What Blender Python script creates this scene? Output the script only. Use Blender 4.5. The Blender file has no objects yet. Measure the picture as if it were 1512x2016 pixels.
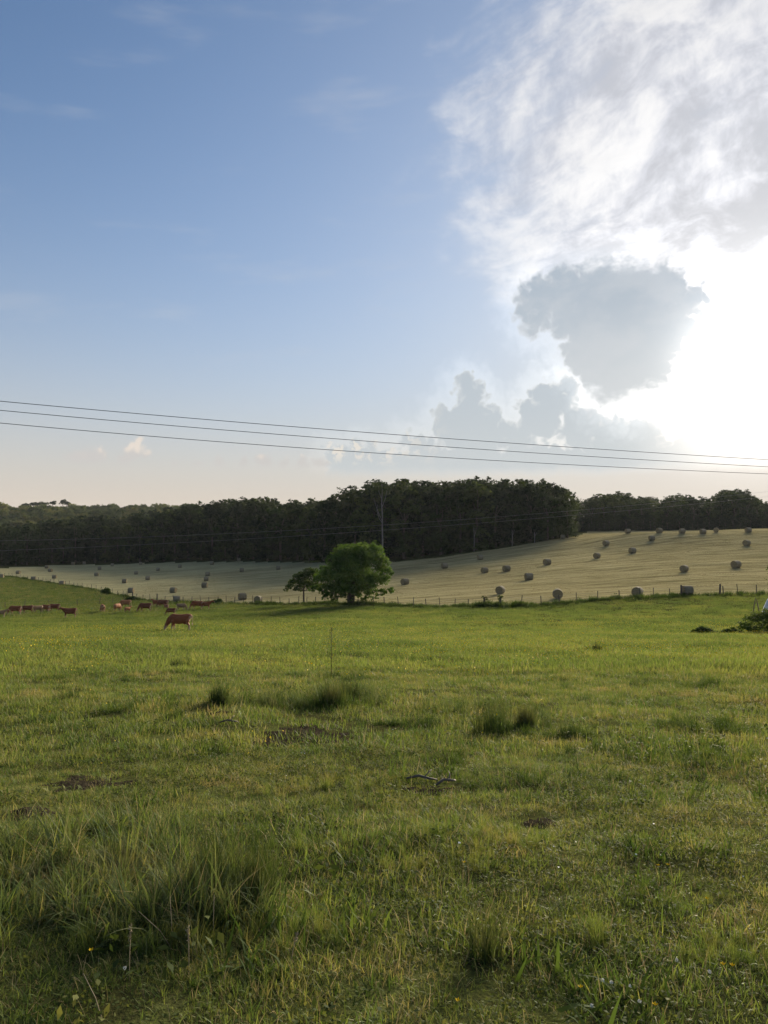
import bpy, math, random
import numpy as np
from mathutils import Vector, Matrix

random.seed(7)
sc = bpy.context.scene
col = sc.collection
R_ = math.radians

# ------------------------------------------------------------------ camera
F = 1512.0                       # focal length in pixels of the 1512 x 2016 photograph
HOR = 1040.0                     # row of the true horizon
EYE = 1.65
PITCH = math.atan((HOR - 1008.0) / F)
cd = bpy.data.cameras.new('camera')
cam = bpy.data.objects.new('camera', cd)
col.objects.link(cam)
cd.sensor_fit = 'HORIZONTAL'
cd.sensor_width = 36.0
cd.lens = 36.0
cd.clip_start = 0.05
cd.clip_end = 9000.0
cam.location = (0.0, 0.0, EYE)
cam.rotation_euler = (math.pi / 2 + PITCH, 0.0, 0.0)
sc.camera = cam

SUN_AZ = R_(26.0)                # to the right of straight ahead
SUN_EL = R_(11.5)
SKY_STRENGTH = 0.05
SUN_STRENGTH = 5.0
EXPO = 1.6
sc.view_settings.view_transform = 'Standard'
sc.view_settings.look = 'None'
sc.view_settings.gamma = 1.0
sc.view_settings.use_curve_mapping = False
sc.view_settings.exposure = EXPO
sc.render.engine = 'CYCLES'
sc.cycles.use_denoising = True
sc.cycles.max_bounces = 5
sc.cycles.diffuse_bounces = 2
sc.cycles.transmission_bounces = 4
sc.cycles.transparent_max_bounces = 8
sc.cycles.sample_clamp_indirect = 6.0
sc.cycles.volume_bounces = 0

def ray(u, v):
    """direction through a pixel of the photograph"""
    x = (u - 756.0) / F
    y = (1008.0 - v) / F
    c, s = math.cos(PITCH), math.sin(PITCH)
    d = Vector((x, c - y * s, s + y * c))
    return d

def azel(u, v):
    d = ray(u, v).normalized()
    return math.atan2(d.x, d.y), math.asin(d.z)

# ------------------------------------------------------------------ node expression helper
class X:
    """a scalar socket with arithmetic"""
    def __init__(s, nt, sock): s.nt, s.sock = nt, sock
    def _m(s, op, *a, clamp=False):
        n = s.nt.nodes.new('ShaderNodeMath'); n.operation = op; n.use_clamp = clamp
        for i, q in enumerate((s,) + a):
            if isinstance(q, X): s.nt.links.new(q.sock, n.inputs[i])
            else: n.inputs[i].default_value = q
        return X(s.nt, n.outputs[0])
    def __add__(s, o): return s._m('ADD', o)
    def __radd__(s, o): return s._m('ADD', o)
    def __sub__(s, o): return s._m('SUBTRACT', o)
    def __rsub__(s, o): return (s * -1.0) + o
    def __mul__(s, o): return s._m('MULTIPLY', o)
    def __rmul__(s, o): return s._m('MULTIPLY', o)
    def __truediv__(s, o): return s._m('DIVIDE', o)
    def pow(s, o): return s._m('POWER', o)
    def max(s, o): return s._m('MAXIMUM', o)
    def min(s, o): return s._m('MINIMUM', o)
    def smax(s, o, k): return s._m('SMOOTH_MAX', o, k)
    def clamp(s): return s._m('ADD', 0.0, clamp=True)
    def step(s, a, b, lo=0.0, hi=1.0):
        n = s.nt.nodes.new('ShaderNodeMapRange'); n.interpolation_type = 'SMOOTHSTEP'
        s.nt.links.new(s.sock, n.inputs[0])
        n.inputs[1].default_value = a; n.inputs[2].default_value = b
        n.inputs[3].default_value = lo; n.inputs[4].default_value = hi
        return X(s.nt, n.outputs[0])
    def lin(s, a, b, lo=0.0, hi=1.0):
        n = s.nt.nodes.new('ShaderNodeMapRange'); n.interpolation_type = 'LINEAR'
        s.nt.links.new(s.sock, n.inputs[0])
        n.inputs[1].default_value = a; n.inputs[2].default_value = b
        n.inputs[3].default_value = lo; n.inputs[4].default_value = hi
        return X(s.nt, n.outputs[0])

def vec(nt, x, y, z=0.0):
    n = nt.nodes.new('ShaderNodeCombineXYZ')
    for i, q in enumerate((x, y, z)):
        if isinstance(q, X): nt.links.new(q.sock, n.inputs[i])
        else: n.inputs[i].default_value = q
    return n.outputs[0]

def noise(nt, v, scale, detail=4.0, rough=0.55, dist=0.0, color=False, dims='3D'):
    n = nt.nodes.new('ShaderNodeTexNoise'); n.noise_dimensions = dims
    nt.links.new(v, n.inputs['Vector'])
    n.inputs['Scale'].default_value = scale; n.inputs['Detail'].default_value = detail
    n.inputs['Roughness'].default_value = rough; n.inputs['Distortion'].default_value = dist
    return n.outputs['Color'] if color else X(nt, n.outputs['Fac'])

def mixc(nt, f, a, b):
    n = nt.nodes.new('ShaderNodeMix'); n.data_type = 'RGBA'; n.clamp_factor = True
    if isinstance(f, X): nt.links.new(f.sock, n.inputs[0])
    else: n.inputs[0].default_value = f
    for i, q in ((6, a), (7, b)):
        if isinstance(q, (tuple, list)): n.inputs[i].default_value = (*q, 1.0)
        else: nt.links.new(q, n.inputs[i])
    return n.outputs[2]

def scalec(nt, c, f):
    n = nt.nodes.new('ShaderNodeVectorMath'); n.operation = 'SCALE'
    if isinstance(c, (tuple, list)): n.inputs[0].default_value = c
    else: nt.links.new(c, n.inputs[0])
    if isinstance(f, X): nt.links.new(f.sock, n.inputs[3])
    else: n.inputs[3].default_value = f
    return n.outputs[0]

def addc(nt, a, b):
    n = nt.nodes.new('ShaderNodeVectorMath'); n.operation = 'ADD'
    nt.links.new(a, n.inputs[0]); nt.links.new(b, n.inputs[1])
    return n.outputs[0]

# ------------------------------------------------------------------ world: sky, high cirrus and far cumulus, all by direction
def build_world():
    w = bpy.data.worlds.new('World'); sc.world = w; w.use_nodes = True
    nt = w.node_tree; nt.nodes.clear()
    K = 1.0 / (SKY_STRENGTH * 2.0 ** EXPO)
    out = nt.nodes.new('ShaderNodeOutputWorld')
    bg = nt.nodes.new('ShaderNodeBackground'); bg.inputs[1].default_value = SKY_STRENGTH
    sky = nt.nodes.new('ShaderNodeTexSky'); sky.sky_type = 'NISHITA'; sky.sun_disc = False
    sky.sun_elevation = SUN_EL; sky.sun_rotation = SUN_AZ
    sky.altitude = 150.0; sky.air_density = 1.0; sky.dust_density = 0.15; sky.ozone_density = 5.0
    gn = nt.nodes.new('ShaderNodeVectorMath'); gn.operation = 'MULTIPLY'; nt.links.new(sky.outputs[0], gn.inputs[0]); gn.inputs[1].default_value = (0.87, 0.92, 0.91)
    C = gn.outputs[0]
    tc = nt.nodes.new('ShaderNodeTexCoord')
    D = tc.outputs['Generated']
    sp = nt.nodes.new('ShaderNodeSeparateXYZ'); nt.links.new(D, sp.inputs[0])
    dx, dy, dz = (X(nt, sp.outputs[i]) for i in range(3))
    az = dx._m('ARCTAN2', dy)
    el = dz.max(-1.0).min(1.0)._m('ARCSINE')
    S = (math.sin(SUN_AZ) * math.cos(SUN_EL), math.cos(SUN_AZ) * math.cos(SUN_EL), math.sin(SUN_EL))
    dn = nt.nodes.new('ShaderNodeVectorMath'); dn.operation = 'DOT_PRODUCT'
    nt.links.new(D, dn.inputs[0]); dn.inputs[1].default_value = S
    ang = X(nt, dn.outputs['Value']).max(-1.0).min(1.0)._m('ARCCOSINE')
    glow = (ang * ang * (-1.0 / 0.085 ** 2))._m('EXPONENT')
    core = (ang * ang * (-1.0 / 0.05 ** 2))._m('EXPONENT')
    aure = (ang * (-1.0 / 0.26))._m('EXPONENT')
    # the air whitens towards the horizon and round the veiled sun
    C = mixc(nt, (el.max(0.0) * (-1.0 / 0.195))._m('EXPONENT') * 1.0, C, (0.545 * K, 0.580 * K, 0.605 * K))
    C = mixc(nt, aure * 1.5, C, (0.74 * K, 0.765 * K, 0.78 * K))
    C = mixc(nt, (el.max(0.0) * (-1.0 / 0.115))._m('EXPONENT') * 1.25, C, (0.655 * K, 0.575 * K, 0.49 * K))
    C = addc(nt, C, scalec(nt, (1.0, 0.95, 0.86), glow * (1.25 * K) + core * (14.0 * K) + aure * (0.17 * K)))
    P = vec(nt, az, el, 0.0)
    def n2d(v, sc_, det, ro, **k): return noise(nt, v, sc_, det, ro, dims='2D', **k)
    # ---- cirrus: ragged sheet on the right, fraying to the left
    ca, sa = math.cos(R_(17)), math.sin(R_(17))
    ax, ay = az * ca + el * sa, el * ca - az * sa
    wv = n2d(vec(nt, ax, ay * 1.3), 4.5, 3.0, 0.5)
    P2 = vec(nt, ax + wv * 0.06, ay * 1.45 + wv * 0.14)
    n1 = n2d(P2, 8.5, 9.0, 0.63)
    n2 = n2d(vec(nt, ax * 0.75 + wv * 0.1 + 1.7, ay * 3.0 + wv * 0.2), 8.0, 6.0, 0.58)
    e0 = azel(756, 330)[1]
    bd = ((el - e0) * (el - e0) * 3.6).min(0.25) + 0.045
    m = (az - bd).step(-0.20, 0.30) * el.step(0.175, 0.31)
    m = m.max((az - 0.36).step(0.0, 0.12) * el.step(0.10, 0.24))
    m = m * az.step(2.4, 1.8)
    dens = (n1 * 0.55 + n2 * 0.75 + m * 1.15 - 0.98).step(0.0, 0.80) * m.step(0.0, 0.15)
    thick = (n1 * 0.85 + n2 * 0.30).step(0.44, 0.72)
    lum = thick * 0.19 + 0.55 + aure * 0.26 + thick * aure * 0.60 + glow * 1.2
    cir = mixc(nt, thick.max(aure), (0.93, 0.96, 1.06), (1.0, 0.985, 0.975))
    cir = scalec(nt, cir, lum * K)
    C = mixc(nt, dens * 0.92, C, cir)
    # faint wisps in the blue
    w2 = n2d(vec(nt, az * 0.9 + el * 0.25 + 3.0, el * 4.5 - az * 0.35), 5.0, 4.0, 0.55)
    C = mixc(nt, w2.step(0.55, 0.9) * 0.25 * el.step(0.08, 0.25), C, (0.60 * K, 0.62 * K, 0.66 * K))
    C0 = C
    # ---- cumulus: groups of billows
    wn = nt.nodes.new('ShaderNodeVectorMath'); wn.operation = 'MULTIPLY_ADD'
    nt.links.new(n2d(P, 30.0, 4.0, 0.6, color=True), wn.inputs[0])
    wn.inputs[1].default_value = (0.022, 0.022, 0.0)
    sub = nt.nodes.new('ShaderNodeVectorMath'); sub.operation = 'ADD'
    nt.links.new(P, sub.inputs[0]); sub.inputs[1].default_value = (-0.011, -0.011, 0.0)
    nt.links.new(sub.outputs[0], wn.inputs[2])
    Q = wn.outputs[0]
    def vor(scale):
        v = nt.nodes.new('ShaderNodeTexVoronoi'); v.feature = 'F1'; v.voronoi_dimensions = '2D'
        v.inputs['Scale'].default_value = scale
        nt.links.new(Q, v.inputs['Vector'])
        return X(nt, v.outputs['Distance'])
    v1 = vor(70.0)
    bump = (0.42 - v1) * 0.013 + (0.42 - vor(150.0)) * 0.006
    def billows(lst, k=0.004, b=1.0):
        f = None
        for (u, v, r) in lst:
            a, e = azel(u, v)
            d = nt.nodes.new('ShaderNodeVectorMath'); d.operation = 'DISTANCE'
            nt.links.new(Q, d.inputs[0]); d.inputs[1].default_value = (a, e, 0.0)
            g = X(nt, d.outputs['Value']) * -1.0 + r / 1560.0
            f = g if f is None else f.smax(g, k)
        return f + bump * b
    qs = nt.nodes.new('ShaderNodeSeparateXYZ'); nt.links.new(Q, qs.inputs[0])
    qa, qe = X(nt, qs.outputs[0]), X(nt, qs.outputs[1])
    def bank(u0, u1, v0, v1):
        a0, e1 = azel(u0, v0); a1, e0 = azel(u1, v1)
        return (qa - a0).min(qa * -1.0 + a1).min(qe * -1.0 + e1)
    # far bank and towers, pale through the air
    far = billows([(918,757,26),(902,760,16),(932,785,32),(925,815,44),(872,818,24),(890,842,46),(968,826,28),
                   (985,848,28),(940,860,60),(846,872,18),(800,866,18),(826,880,28),(1066,772,27),(1113,768,30),
                   (1090,795,42),(1036,802,22),(1062,828,46),(1140,845,46),(1020,860,36),(1200,862,44),(1250,872,50),
                   (705,880,20),(680,896,20),(652,912,16),(735,893,24),(770,902,26)])
    far = far.max(bank(640, 1660, 876, 990) + bump)
    base = (qe * 0.5 + el * 0.5).step(azel(900, 943)[1], azel(900, 917)[1])
    fa = far.step(-0.001, 0.004) * base * az.step(azel(1480, 880)[0], azel(1190, 880)[0])
    fcol = mixc(nt, el.step(0.06, 0.19), (0.545 * K, 0.585 * K, 0.60 * K), (0.475 * K, 0.535 * K, 0.585 * K))
    fcol = addc(nt, fcol, scalec(nt, (1.0, 0.98, 0.93), glow * (0.9 * K) + aure * (0.10 * K)))
    nrim = far.step(-0.030, 0.0)
    C = addc(nt, C, scalec(nt, (1.0, 0.97, 0.90), nrim * aure * (0.40 * K) * base))
    # lit crests on the low left end of the bank
    crest = n2d(Q, 75.0, 3.0, 0.6).step(0.48, 0.62) * az.step(0.10, -0.02) * el.step(azel(700,925)[1], azel(700,890)[1])
    fcol = mixc(nt, crest * 0.8, fcol, (0.84 * K, 0.77 * K, 0.67 * K))
    fcol = mixc(nt, far.step(0.009, 0.0) * (aure * 1.6 + 0.15), fcol, (0.80 * K, 0.81 * K, 0.80 * K))
    C = mixc(nt, fa * 0.93, C, fcol)
    # nearer dark anvil
    near = billows([(1044,600,40),(1072,583,50),(1056,636,34),(1120,566,50),(1185,546,56),(1245,552,66),(1300,574,58),(1345,600,40),
                    (1380,578,24),(1396,588,15),(1130,610,64),(1200,630,90),(1270,650,84),(1160,690,60),(1205,705,84),
                    (1270,715,62),(1330,640,40),(1225,765,60),(1290,765,40),(1190,735,40)], k=0.008, b=1.1)
    soft = n2d(vec(nt, az, el * 1.6), 13.0, 5.0, 0.6)
    na = near.step(-0.004, 0.010)
    na = na * (1.0 - (soft + el.lin(azel(1200,560)[1], azel(1200,480)[1], -0.25, 0.45)).step(0.5, 0.85) * 0.9)
    na = na * (soft + el.lin(azel(1200,830)[1], azel(1200,700)[1], -0.35, 0.35)).step(0.30, 0.52)
    ncol = mixc(nt, el.step(azel(1200,800)[1], azel(1200,540)[1]), (0.63 * K, 0.66 * K, 0.675 * K), (0.43 * K, 0.50 * K, 0.575 * K))
    ncol = mixc(nt, soft.step(0.38, 0.66) * 0.34, ncol, (0.66 * K, 0.68 * K, 0.70 * K))
    ncol = addc(nt, ncol, scalec(nt, (1.0, 0.97, 0.93), glow * (0.40 * K) + core * (2.0 * K)))
    rim = near.step(-0.045, 0.0)
    C = addc(nt, C, scalec(nt, (1.0, 0.98, 0.95), rim * rim * aure * (0.35 * K)))
    ncol = mixc(nt, near.step(0.014, 0.0) * (aure * 0.9 + 0.1), ncol, (0.86 * K, 0.86 * K, 0.86 * K))
    C = mixc(nt, na * 0.94, C, ncol)
    # small fair-weather cumulus low on the left
    small = billows([(148,900,16),(172,896,20),(197,900,16),(270,878,14),(264,890,19),(246,902,15),(284,896,12),
                     (345,914,11),(385,913,12),(430,913,13),(480,912,14),(520,909,17),(560,912,15),(600,913,15),(630,914,16)], k=0.005, b=0.45)
    sa_ = small.step(-0.002, 0.006) * el.step(azel(300, 922)[1], azel(300, 906)[1])
    scol = mixc(nt, (el - v1 * 0.02).step(azel(300,912)[1], azel(300,885)[1]), (0.60 * K, 0.575 * K, 0.555 * K), (0.84 * K, 0.74 * K, 0.64 * K))
    C = mixc(nt, sa_ * 0.80, C, scol)
    # below the horizon: the dull colour of land
    C0 = mixc(nt, el.step(0.0, -0.03), C0, (0.10 * K, 0.11 * K, 0.06 * K))
    nt.links.new(C0, bg.inputs[0])
    # the part of the sky that holds cumulus is a branch of its own
    bg2 = nt.nodes.new('ShaderNodeBackground'); bg2.inputs[1].default_value = SKY_STRENGTH
    nt.links.new(C, bg2.inputs[0])
    reg = el._m('GREATER_THAN', 0.005) * el._m('LESS_THAN', 0.36) * az._m('GREATER_THAN', -0.60) * az._m('LESS_THAN', 0.60)
    mx = nt.nodes.new('ShaderNodeMixShader')
    nt.links.new(reg.sock, mx.inputs[0]); nt.links.new(bg.outputs[0], mx.inputs[1]); nt.links.new(bg2.outputs[0], mx.inputs[2])
    nt.links.new(mx.outputs[0], out.inputs[0])
    w.cycles.sampling_method = 'MANUAL'
    w.cycles.sample_map_resolution = 1024
build_world()

# ------------------------------------------------------------------ sun
sl = bpy.data.lights.new('sun', 'SUN')
sl.energy = SUN_STRENGTH
sl.angle = R_(26.0)
sl.color = (1.0, 0.87, 0.68)
so = bpy.data.objects.new('sun', sl)
col.objects.link(so)
so.rotation_euler = Vector((-math.sin(SUN_AZ) * math.cos(SUN_EL), -math.cos(SUN_AZ) * math.cos(SUN_EL), -math.sin(SUN_EL))).to_track_quat('-Z', 'Y').to_euler()

# ------------------------------------------------------------------ tagging and mesh helpers
def tag(o, label=None, cat=None, group=None, kind=None):
    if label: o['label'] = label
    if cat: o['category'] = cat
    if group: o['group'] = group
    if kind: o['kind'] = kind
    return o

def empty(name, loc, rz=0.0, scale=1.0):
    o = bpy.data.objects.new(name, None); col.objects.link(o)
    o.location = loc; o.rotation_euler = (0, 0, rz)
    o.scale = (scale,) * 3 if isinstance(scale, (int, float)) else scale
    o.empty_display_size = 0.2
    return o

def child(name, me, parent):
    o = bpy.data.objects.new(name, me); col.objects.link(o); o.parent = parent
    return o

def np_mesh(name, V, faces, mats=(), fmat=None, smooth=False):
    """faces: list of integer arrays (n,3) or (n,4)"""
    me = bpy.data.meshes.new(name)
    V = np.asarray(V, np.float32).reshape(-1, 3)
    me.vertices.add(len(V)); me.vertices.foreach_set('co', V.ravel())
    faces = [np.asarray(f, np.int32) for f in faces if len(f)]
    if faces:
        loops = np.concatenate([f.ravel() for f in faces])
        sizes = np.concatenate([np.full(len(f), f.shape[1], np.int32) for f in faces])
        starts = np.concatenate([[0], np.cumsum(sizes)[:-1]]).astype(np.int32)
        me.loops.add(len(loops)); me.loops.foreach_set('vertex_index', loops)
        me.polygons.add(len(sizes)); me.polygons.foreach_set('loop_start', starts)
        me.polygons.foreach_set('loop_total', sizes)
        for m in mats: me.materials.append(m)
        if fmat is not None:
            me.polygons.foreach_set('material_index', np.asarray(fmat, np.int32))
        if smooth:
            me.polygons.foreach_set('use_smooth', np.ones(len(sizes), bool))
    me.update(calc_edges=True)
    me.validate()
    return me

def vnoise(x, y, seed=0):
    """smooth value noise, vectorised"""
    xi = np.floor(x).astype(np.int64); yi = np.floor(y).astype(np.int64)
    fx = x - xi; fy = y - yi
    fx = fx * fx * (3 - 2 * fx); fy = fy * fy * (3 - 2 * fy)
    def h(a, b):
        n = (a * 374761393 + b * 668265263 + seed * 974634777) & 0xffffffff
        n = ((n ^ (n >> 13)) * 1274126177) & 0xffffffff
        n = n ^ (n >> 16)
        return (n & 0xffff) / 65535.0
    return (h(xi, yi) * (1 - fx) + h(xi + 1, yi) * fx) * (1 - fy) + (h(xi, yi + 1) * (1 - fx) + h(xi + 1, yi + 1) * fx) * fy

def fbm(x, y, seed=0, octv=3):
    t, a, s = 0.0, 0.5, 1.0
    for k in range(octv):
        t = t + a * vnoise(x * s, y * s, seed + k); a *= 0.5; s *= 2.03
    return t

# ------------------------------------------------------------------ terrain
IC = [0.00258641, 0.00303435, 0.00166214, 0.00064211, 0.00030028, 0.0016418, -0.0011408, -0.00028888]
def field_depth(u, v):
    """distance of the hay field, from the apparent size of its bales"""
    a = (min(max(u, 0), 1512) - 756) / 756; b = (v - 1040) / 100
    i = IC[0] + IC[1]*a + IC[2]*b + IC[3]*a*a + IC[4]*a*b + IC[5]*b*b + IC[6]*a**3 + IC[7]*a*a*b
    return 1.0 / max(i, 1 / 420.0)

def at_depth(u, v, d):
    r = ray(u, v); t = d / r.y
    return Vector((r.x * t, r.y * t, EYE + r.z * t))

ctrl = []
for y in (-60, -25, -8, 0, 6, 14, 24, 36, 49, 62):
    for k in (-1.5, -0.75, 0, 0.75, 1.5):
        ctrl.append((k * (abs(y) * 0.6 + 8), y, -0.106 * y if y > 0 else -0.05 * y))
wood_v = {-500: 1123, -250: 1121, 0: 1118, 126: 1113, 252: 1110, 378: 1106, 504: 1106, 630: 1108, 756: 1108, 882: 1095, 1008: 1076, 1134: 1062, 1260: 1050, 1386: 1047, 1512: 1043, 1760: 1041, 2000: 1040}
fence_v = {-500: 1120, -250: 1125, 0: 1150, 126: 1160, 252: 1182, 378: 1188, 504: 1188, 630: 1190, 756: 1192, 882: 1196, 1008: 1200, 1134: 1186, 1260: 1174, 1386: 1171, 1512: 1169, 1760: 1165, 2000: 1163}
for u in wood_v:
    v0, v1 = wood_v[u], fence_v[u]
    n = 5
    for i in range(n + 1):
        v = v0 + (v1 - v0) * i / n
        if u > 1200 and v < 1060: continue
        p = at_depth(u, v, field_depth(u, v)); ctrl.append(tuple(p))
    if u < 1130:
        p = at_depth(u, v0, field_depth(u, v0))
        for s, dz in ((1.18, 0.8), (1.4, 1.5)):
            ctrl.append((p.x * s, p.y * s, p.z + dz))
    else:
        q = (u - 1134) / 378.0
        for dd, vv in ((205 - 8 * q, 1053.5 - 10.5 * q), (232, 1055 - 6 * q), (270, 1051.0 - 5 * q), (310, 1046 - 5 * q), (380, 1043 - 5 * q)):
            if u < 1200 and dd < 230: continue
            ctrl.append(tuple(at_depth(u, vv, dd)))
for u in (-500, -200, 0, 130, 260, 390):
    ctrl.append(tuple(at_depth(u, 1040 + 13.5 / 520 * F, 520)))
    ctrl.append(tuple(at_depth(u, 1040 - 2.0 / 640 * F, 640)))
    ctrl.append(tuple(at_depth(u, 1040 - 12.0 / 760 * F, 760)))
    ctrl.append(tuple(at_depth(u, 1040 - 10.0 / 850 * F, 850)))
for u in (600, 900, 1200, 1500, 1900):
    for d in (520, 800): ctrl.append(tuple(at_depth(u, HOR, d) - Vector((0, 0, 8))))
ctrl = np.array(ctrl)

def tps_fit(P, z, lam):
    n = len(P); S = 100.0; Q = P / S
    r = np.linalg.norm(Q[:, None] - Q[None], axis=2)
    Kk = np.where(r > 0, r * r * np.log(r + 1e-12), 0.0) + lam * np.eye(n)
    A = np.zeros((n + 3, n + 3)); A[:n, :n] = Kk; A[:n, n] = 1; A[:n, n+1:] = Q; A[n, :n] = 1; A[n+1:, :n] = Q.T
    return np.linalg.solve(A, np.concatenate([z, [0, 0, 0]]))
TW = tps_fit(ctrl[:, :2], ctrl[:, 2], 0.004)

def height(x, y, fine=True):
    x = np.atleast_1d(np.asarray(x, float)); y = np.atleast_1d(np.asarray(y, float))
    rr = np.hypot(x, y); k = np.minimum(1.0, 900.0 / np.maximum(rr, 1e-6))
    xs, ys = x * k, y * k
    out = np.zeros(len(x)); n = len(ctrl); Q = ctrl[:, :2] / 100.0
    for i in range(0, len(x), 20000):
        q = np.stack([xs[i:i+20000], ys[i:i+20000]], 1) / 100.0
        r2 = ((q[:, None] - Q[None]) ** 2).sum(2)
        out[i:i+20000] = (0.5 * r2 * np.log(r2 + 1e-12)) @ TW[:n] + TW[n] + q @ TW[n+1:]
    out = np.clip(out, -22.0, 16.0)
    far = np.clip((rr - 900.0) / 900.0, 0, 1)
    out = out * (1 - far) + (-9.0) * far
    # behind the camera the ground levels out
    b = np.clip((-y - 15.0) / 60.0, 0, 1); out = out * (1 - b) + 1.5 * b
    if fine:
        w = np.clip((rr - 1.0) / 4.0, 0, 1)
        out = out + w * (0.085 * (fbm(x / 0.55, y / 0.55, 17, 2) - 0.37) * np.clip(1.6 - rr / 25.0, 0, 1) + 0.16 * (fbm(x / 2.2, y / 2.2, 3, 3) - 0.44) + 0.45 * (fbm(x / 11.0, y / 11.0, 9, 2) - 0.37))
    return out

def hz(x, y):
    return float(height(x, y)[0])

def hit(u, v, dmin=2.0, dmax=900.0):
    """where the line of sight through a pixel meets the ground"""
    r = ray(u, v); r = r / r.y
    t = np.geomspace(dmin, dmax, 900)
    g = height(r.x * t, t) - (EYE + r.z * t)
    i = np.argmax(g > 0)
    if g[i] <= 0: i = len(t) - 1
    a, b = t[max(i - 1, 0)], t[i]
    for _ in range(12):
        m = 0.5 * (a + b)
        if height(r.x * m, m)[0] > EYE + r.z * m: b = m
        else: a = m
    return Vector((r.x * b, b, hz(r.x * b, b)))

# border of the hay field
FENCE_PX = [(0, 1133), (65, 1141), (130, 1152), (190, 1165), (235, 1176), (275, 1184), (330, 1187), (420, 1188), (508, 1188), (640, 1190), (720, 1191), (790, 1193), (880, 1196), (985, 1200), (1050, 1196), (1098, 1191), (1170, 1182), (1260, 1175), (1340, 1173), (1420, 1171), (1511, 1169)]
FENCE = [hit(u, v) for u, v in FENCE_PX]
# smooth the depth along the fence so that it runs as a surveyed line
fy = np.array([p.y for p in FENCE]); 
for _ in range(3): fy[1:-1] = 0.25 * fy[:-2] + 0.5 * fy[1:-1] + 0.25 * fy[2:]
FENCE = [Vector((p.x * y / p.y, y, 0)) for p, y in zip(FENCE, fy)]
for p in FENCE: p.z = hz(p.x, p.y)
d0 = (FENCE[0] - FENCE[2]); d0.z = 0; d0.normalize()
d1 = (FENCE[-1] - FENCE[-4]); d1.z = 0; d1.normalize()
poly = [FENCE[0] + d0 * 260] + FENCE + [FENCE[-1] + d1 * 160, FENCE[-1] + d1 * 160 + Vector((120, 260, 0))]
edge_px = [(1512, 1043), (1386, 1047)]
EDGE = [at_depth(u, 1050, d) for u, d in ((2300, 300), (1800, 300), (1512, 300), (1330, 300), (1160, 300), (1130, 232))]
EDGE += [at_depth(u, wood_v[u], field_depth(u, wood_v[u])) for u in (1008, 882, 756, 630, 504, 378, 252, 126, 0, -250)]
POLY = np.array([(p.x, p.y) for p in poly + EDGE])

def in_poly(x, y, P=None):
    P = POLY if P is None else P
    c = np.zeros(len(x), bool); j = len(P) - 1
    for i in range(len(P)):
        xi, yi = P[i]; xj, yj = P[j]
        if yi != yj:
            c ^= ((yi > y) != (yj > y)) & (x < (xj - xi) * (y - yi) / (yj - yi) + xi)
        j = i
    return c

# ------------------------------------------------------------------ materials
def new_mat(name):
    m = bpy.data.materials.new(name); m.use_nodes = True
    nt = m.node_tree; nt.nodes.clear()
    out = nt.nodes.new('ShaderNodeOutputMaterial')
    return m, nt, out

def ramp(nt, f, stops):
    n = nt.nodes.new('ShaderNodeValToRGB'); cr = n.color_ramp
    while len(cr.elements) < len(stops): cr.elements.new(0.5)
    for e, (p, c) in zip(cr.elements, stops): e.position = p; e.color = (*c, 1)
    nt.links.new(f.sock, n.inputs[0])
    return n.outputs[0]

def wpos(nt):
    g = nt.nodes.new('ShaderNodeNewGeometry'); return g.outputs['Position']

def opos(nt):
    g = nt.nodes.new('ShaderNodeTexCoord'); return g.outputs['Object']

def attr(nt, name, typ='INSTANCER'):
    a = nt.nodes.new('ShaderNodeAttribute'); a.attribute_type = typ; a.attribute_name = name
    return X(nt, a.outputs['Fac'])

def smap(nt, v, s):
    n = nt.nodes.new('ShaderNodeMapping'); nt.links.new(v, n.inputs[0]); n.inputs['Scale'].default_value = s
    return n.outputs[0]

def bsdf(nt, out, c, rough=0.8, spec=0.3, bump=None, bstr=0.5, bdist=0.02):
    b = nt.nodes.new('ShaderNodeBsdfPrincipled')
    if isinstance(c, (tuple, list)): b.inputs['Base Color'].default_value = (*c, 1)
    else: nt.links.new(c, b.inputs['Base Color'])
    b.inputs['Roughness'].default_value = rough
    b.inputs['Specular IOR Level'].default_value = spec
    if bump is not None:
        bp = nt.nodes.new('ShaderNodeBump'); bp.inputs['Strength'].default_value = bstr; bp.inputs['Distance'].default_value = bdist
        nt.links.new(bump.sock, bp.inputs['Height']); nt.links.new(bp.outputs[0], b.inputs['Normal'])
    nt.links.new(b.outputs[0], out.inputs[0])
    return b

def leafy(name, stops, nscale=0.35, trans=0.45, tint=0.25, tw=None, rough=0.75, spec=0.05, pos=wpos, ttint=(1.15, 1.05, 0.60)):
    """leaf or blade: colour from slow noise in the world and the clump's own tint, light shining through"""
    m, nt, out = new_mat(name)
    p = pos(nt)
    f = noise(nt, p, nscale, 4.0, 0.6)
    f2 = noise(nt, p, nscale * 7.3, 2.0, 0.5)
    oi = nt.nodes.new('ShaderNodeObjectInfo'); t = X(nt, oi.outputs['Random'])
    f = ((f - 0.5) * 2.7 + 0.5) * (1.0 - tint) + t * tint + (f2 - 0.5) * 0.6
    c = ramp(nt, f, stops)
    b = nt.nodes.new('ShaderNodeBsdfPrincipled')
    nt.links.new(c, b.inputs['Base Color']); b.inputs['Roughness'].default_value = rough
    b.inputs['Specular IOR Level'].default_value = spec
    tr = nt.nodes.new('ShaderNodeBsdfTranslucent')
    mu = nt.nodes.new('ShaderNodeVectorMath'); mu.operation = 'MULTIPLY'; nt.links.new(c, mu.inputs[0]); mu.inputs[1].default_value = ttint
    nt.links.new(mu.outputs[0], tr.inputs[0])
    mx = nt.nodes.new('ShaderNodeMixShader'); mx.inputs[0].default_value = trans
    nt.links.new(b.outputs[0], mx.inputs[1]); nt.links.new(tr.outputs[0], mx.inputs[2])
    nt.links.new(mx.outputs[0], out.inputs[0])
    return m

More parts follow.
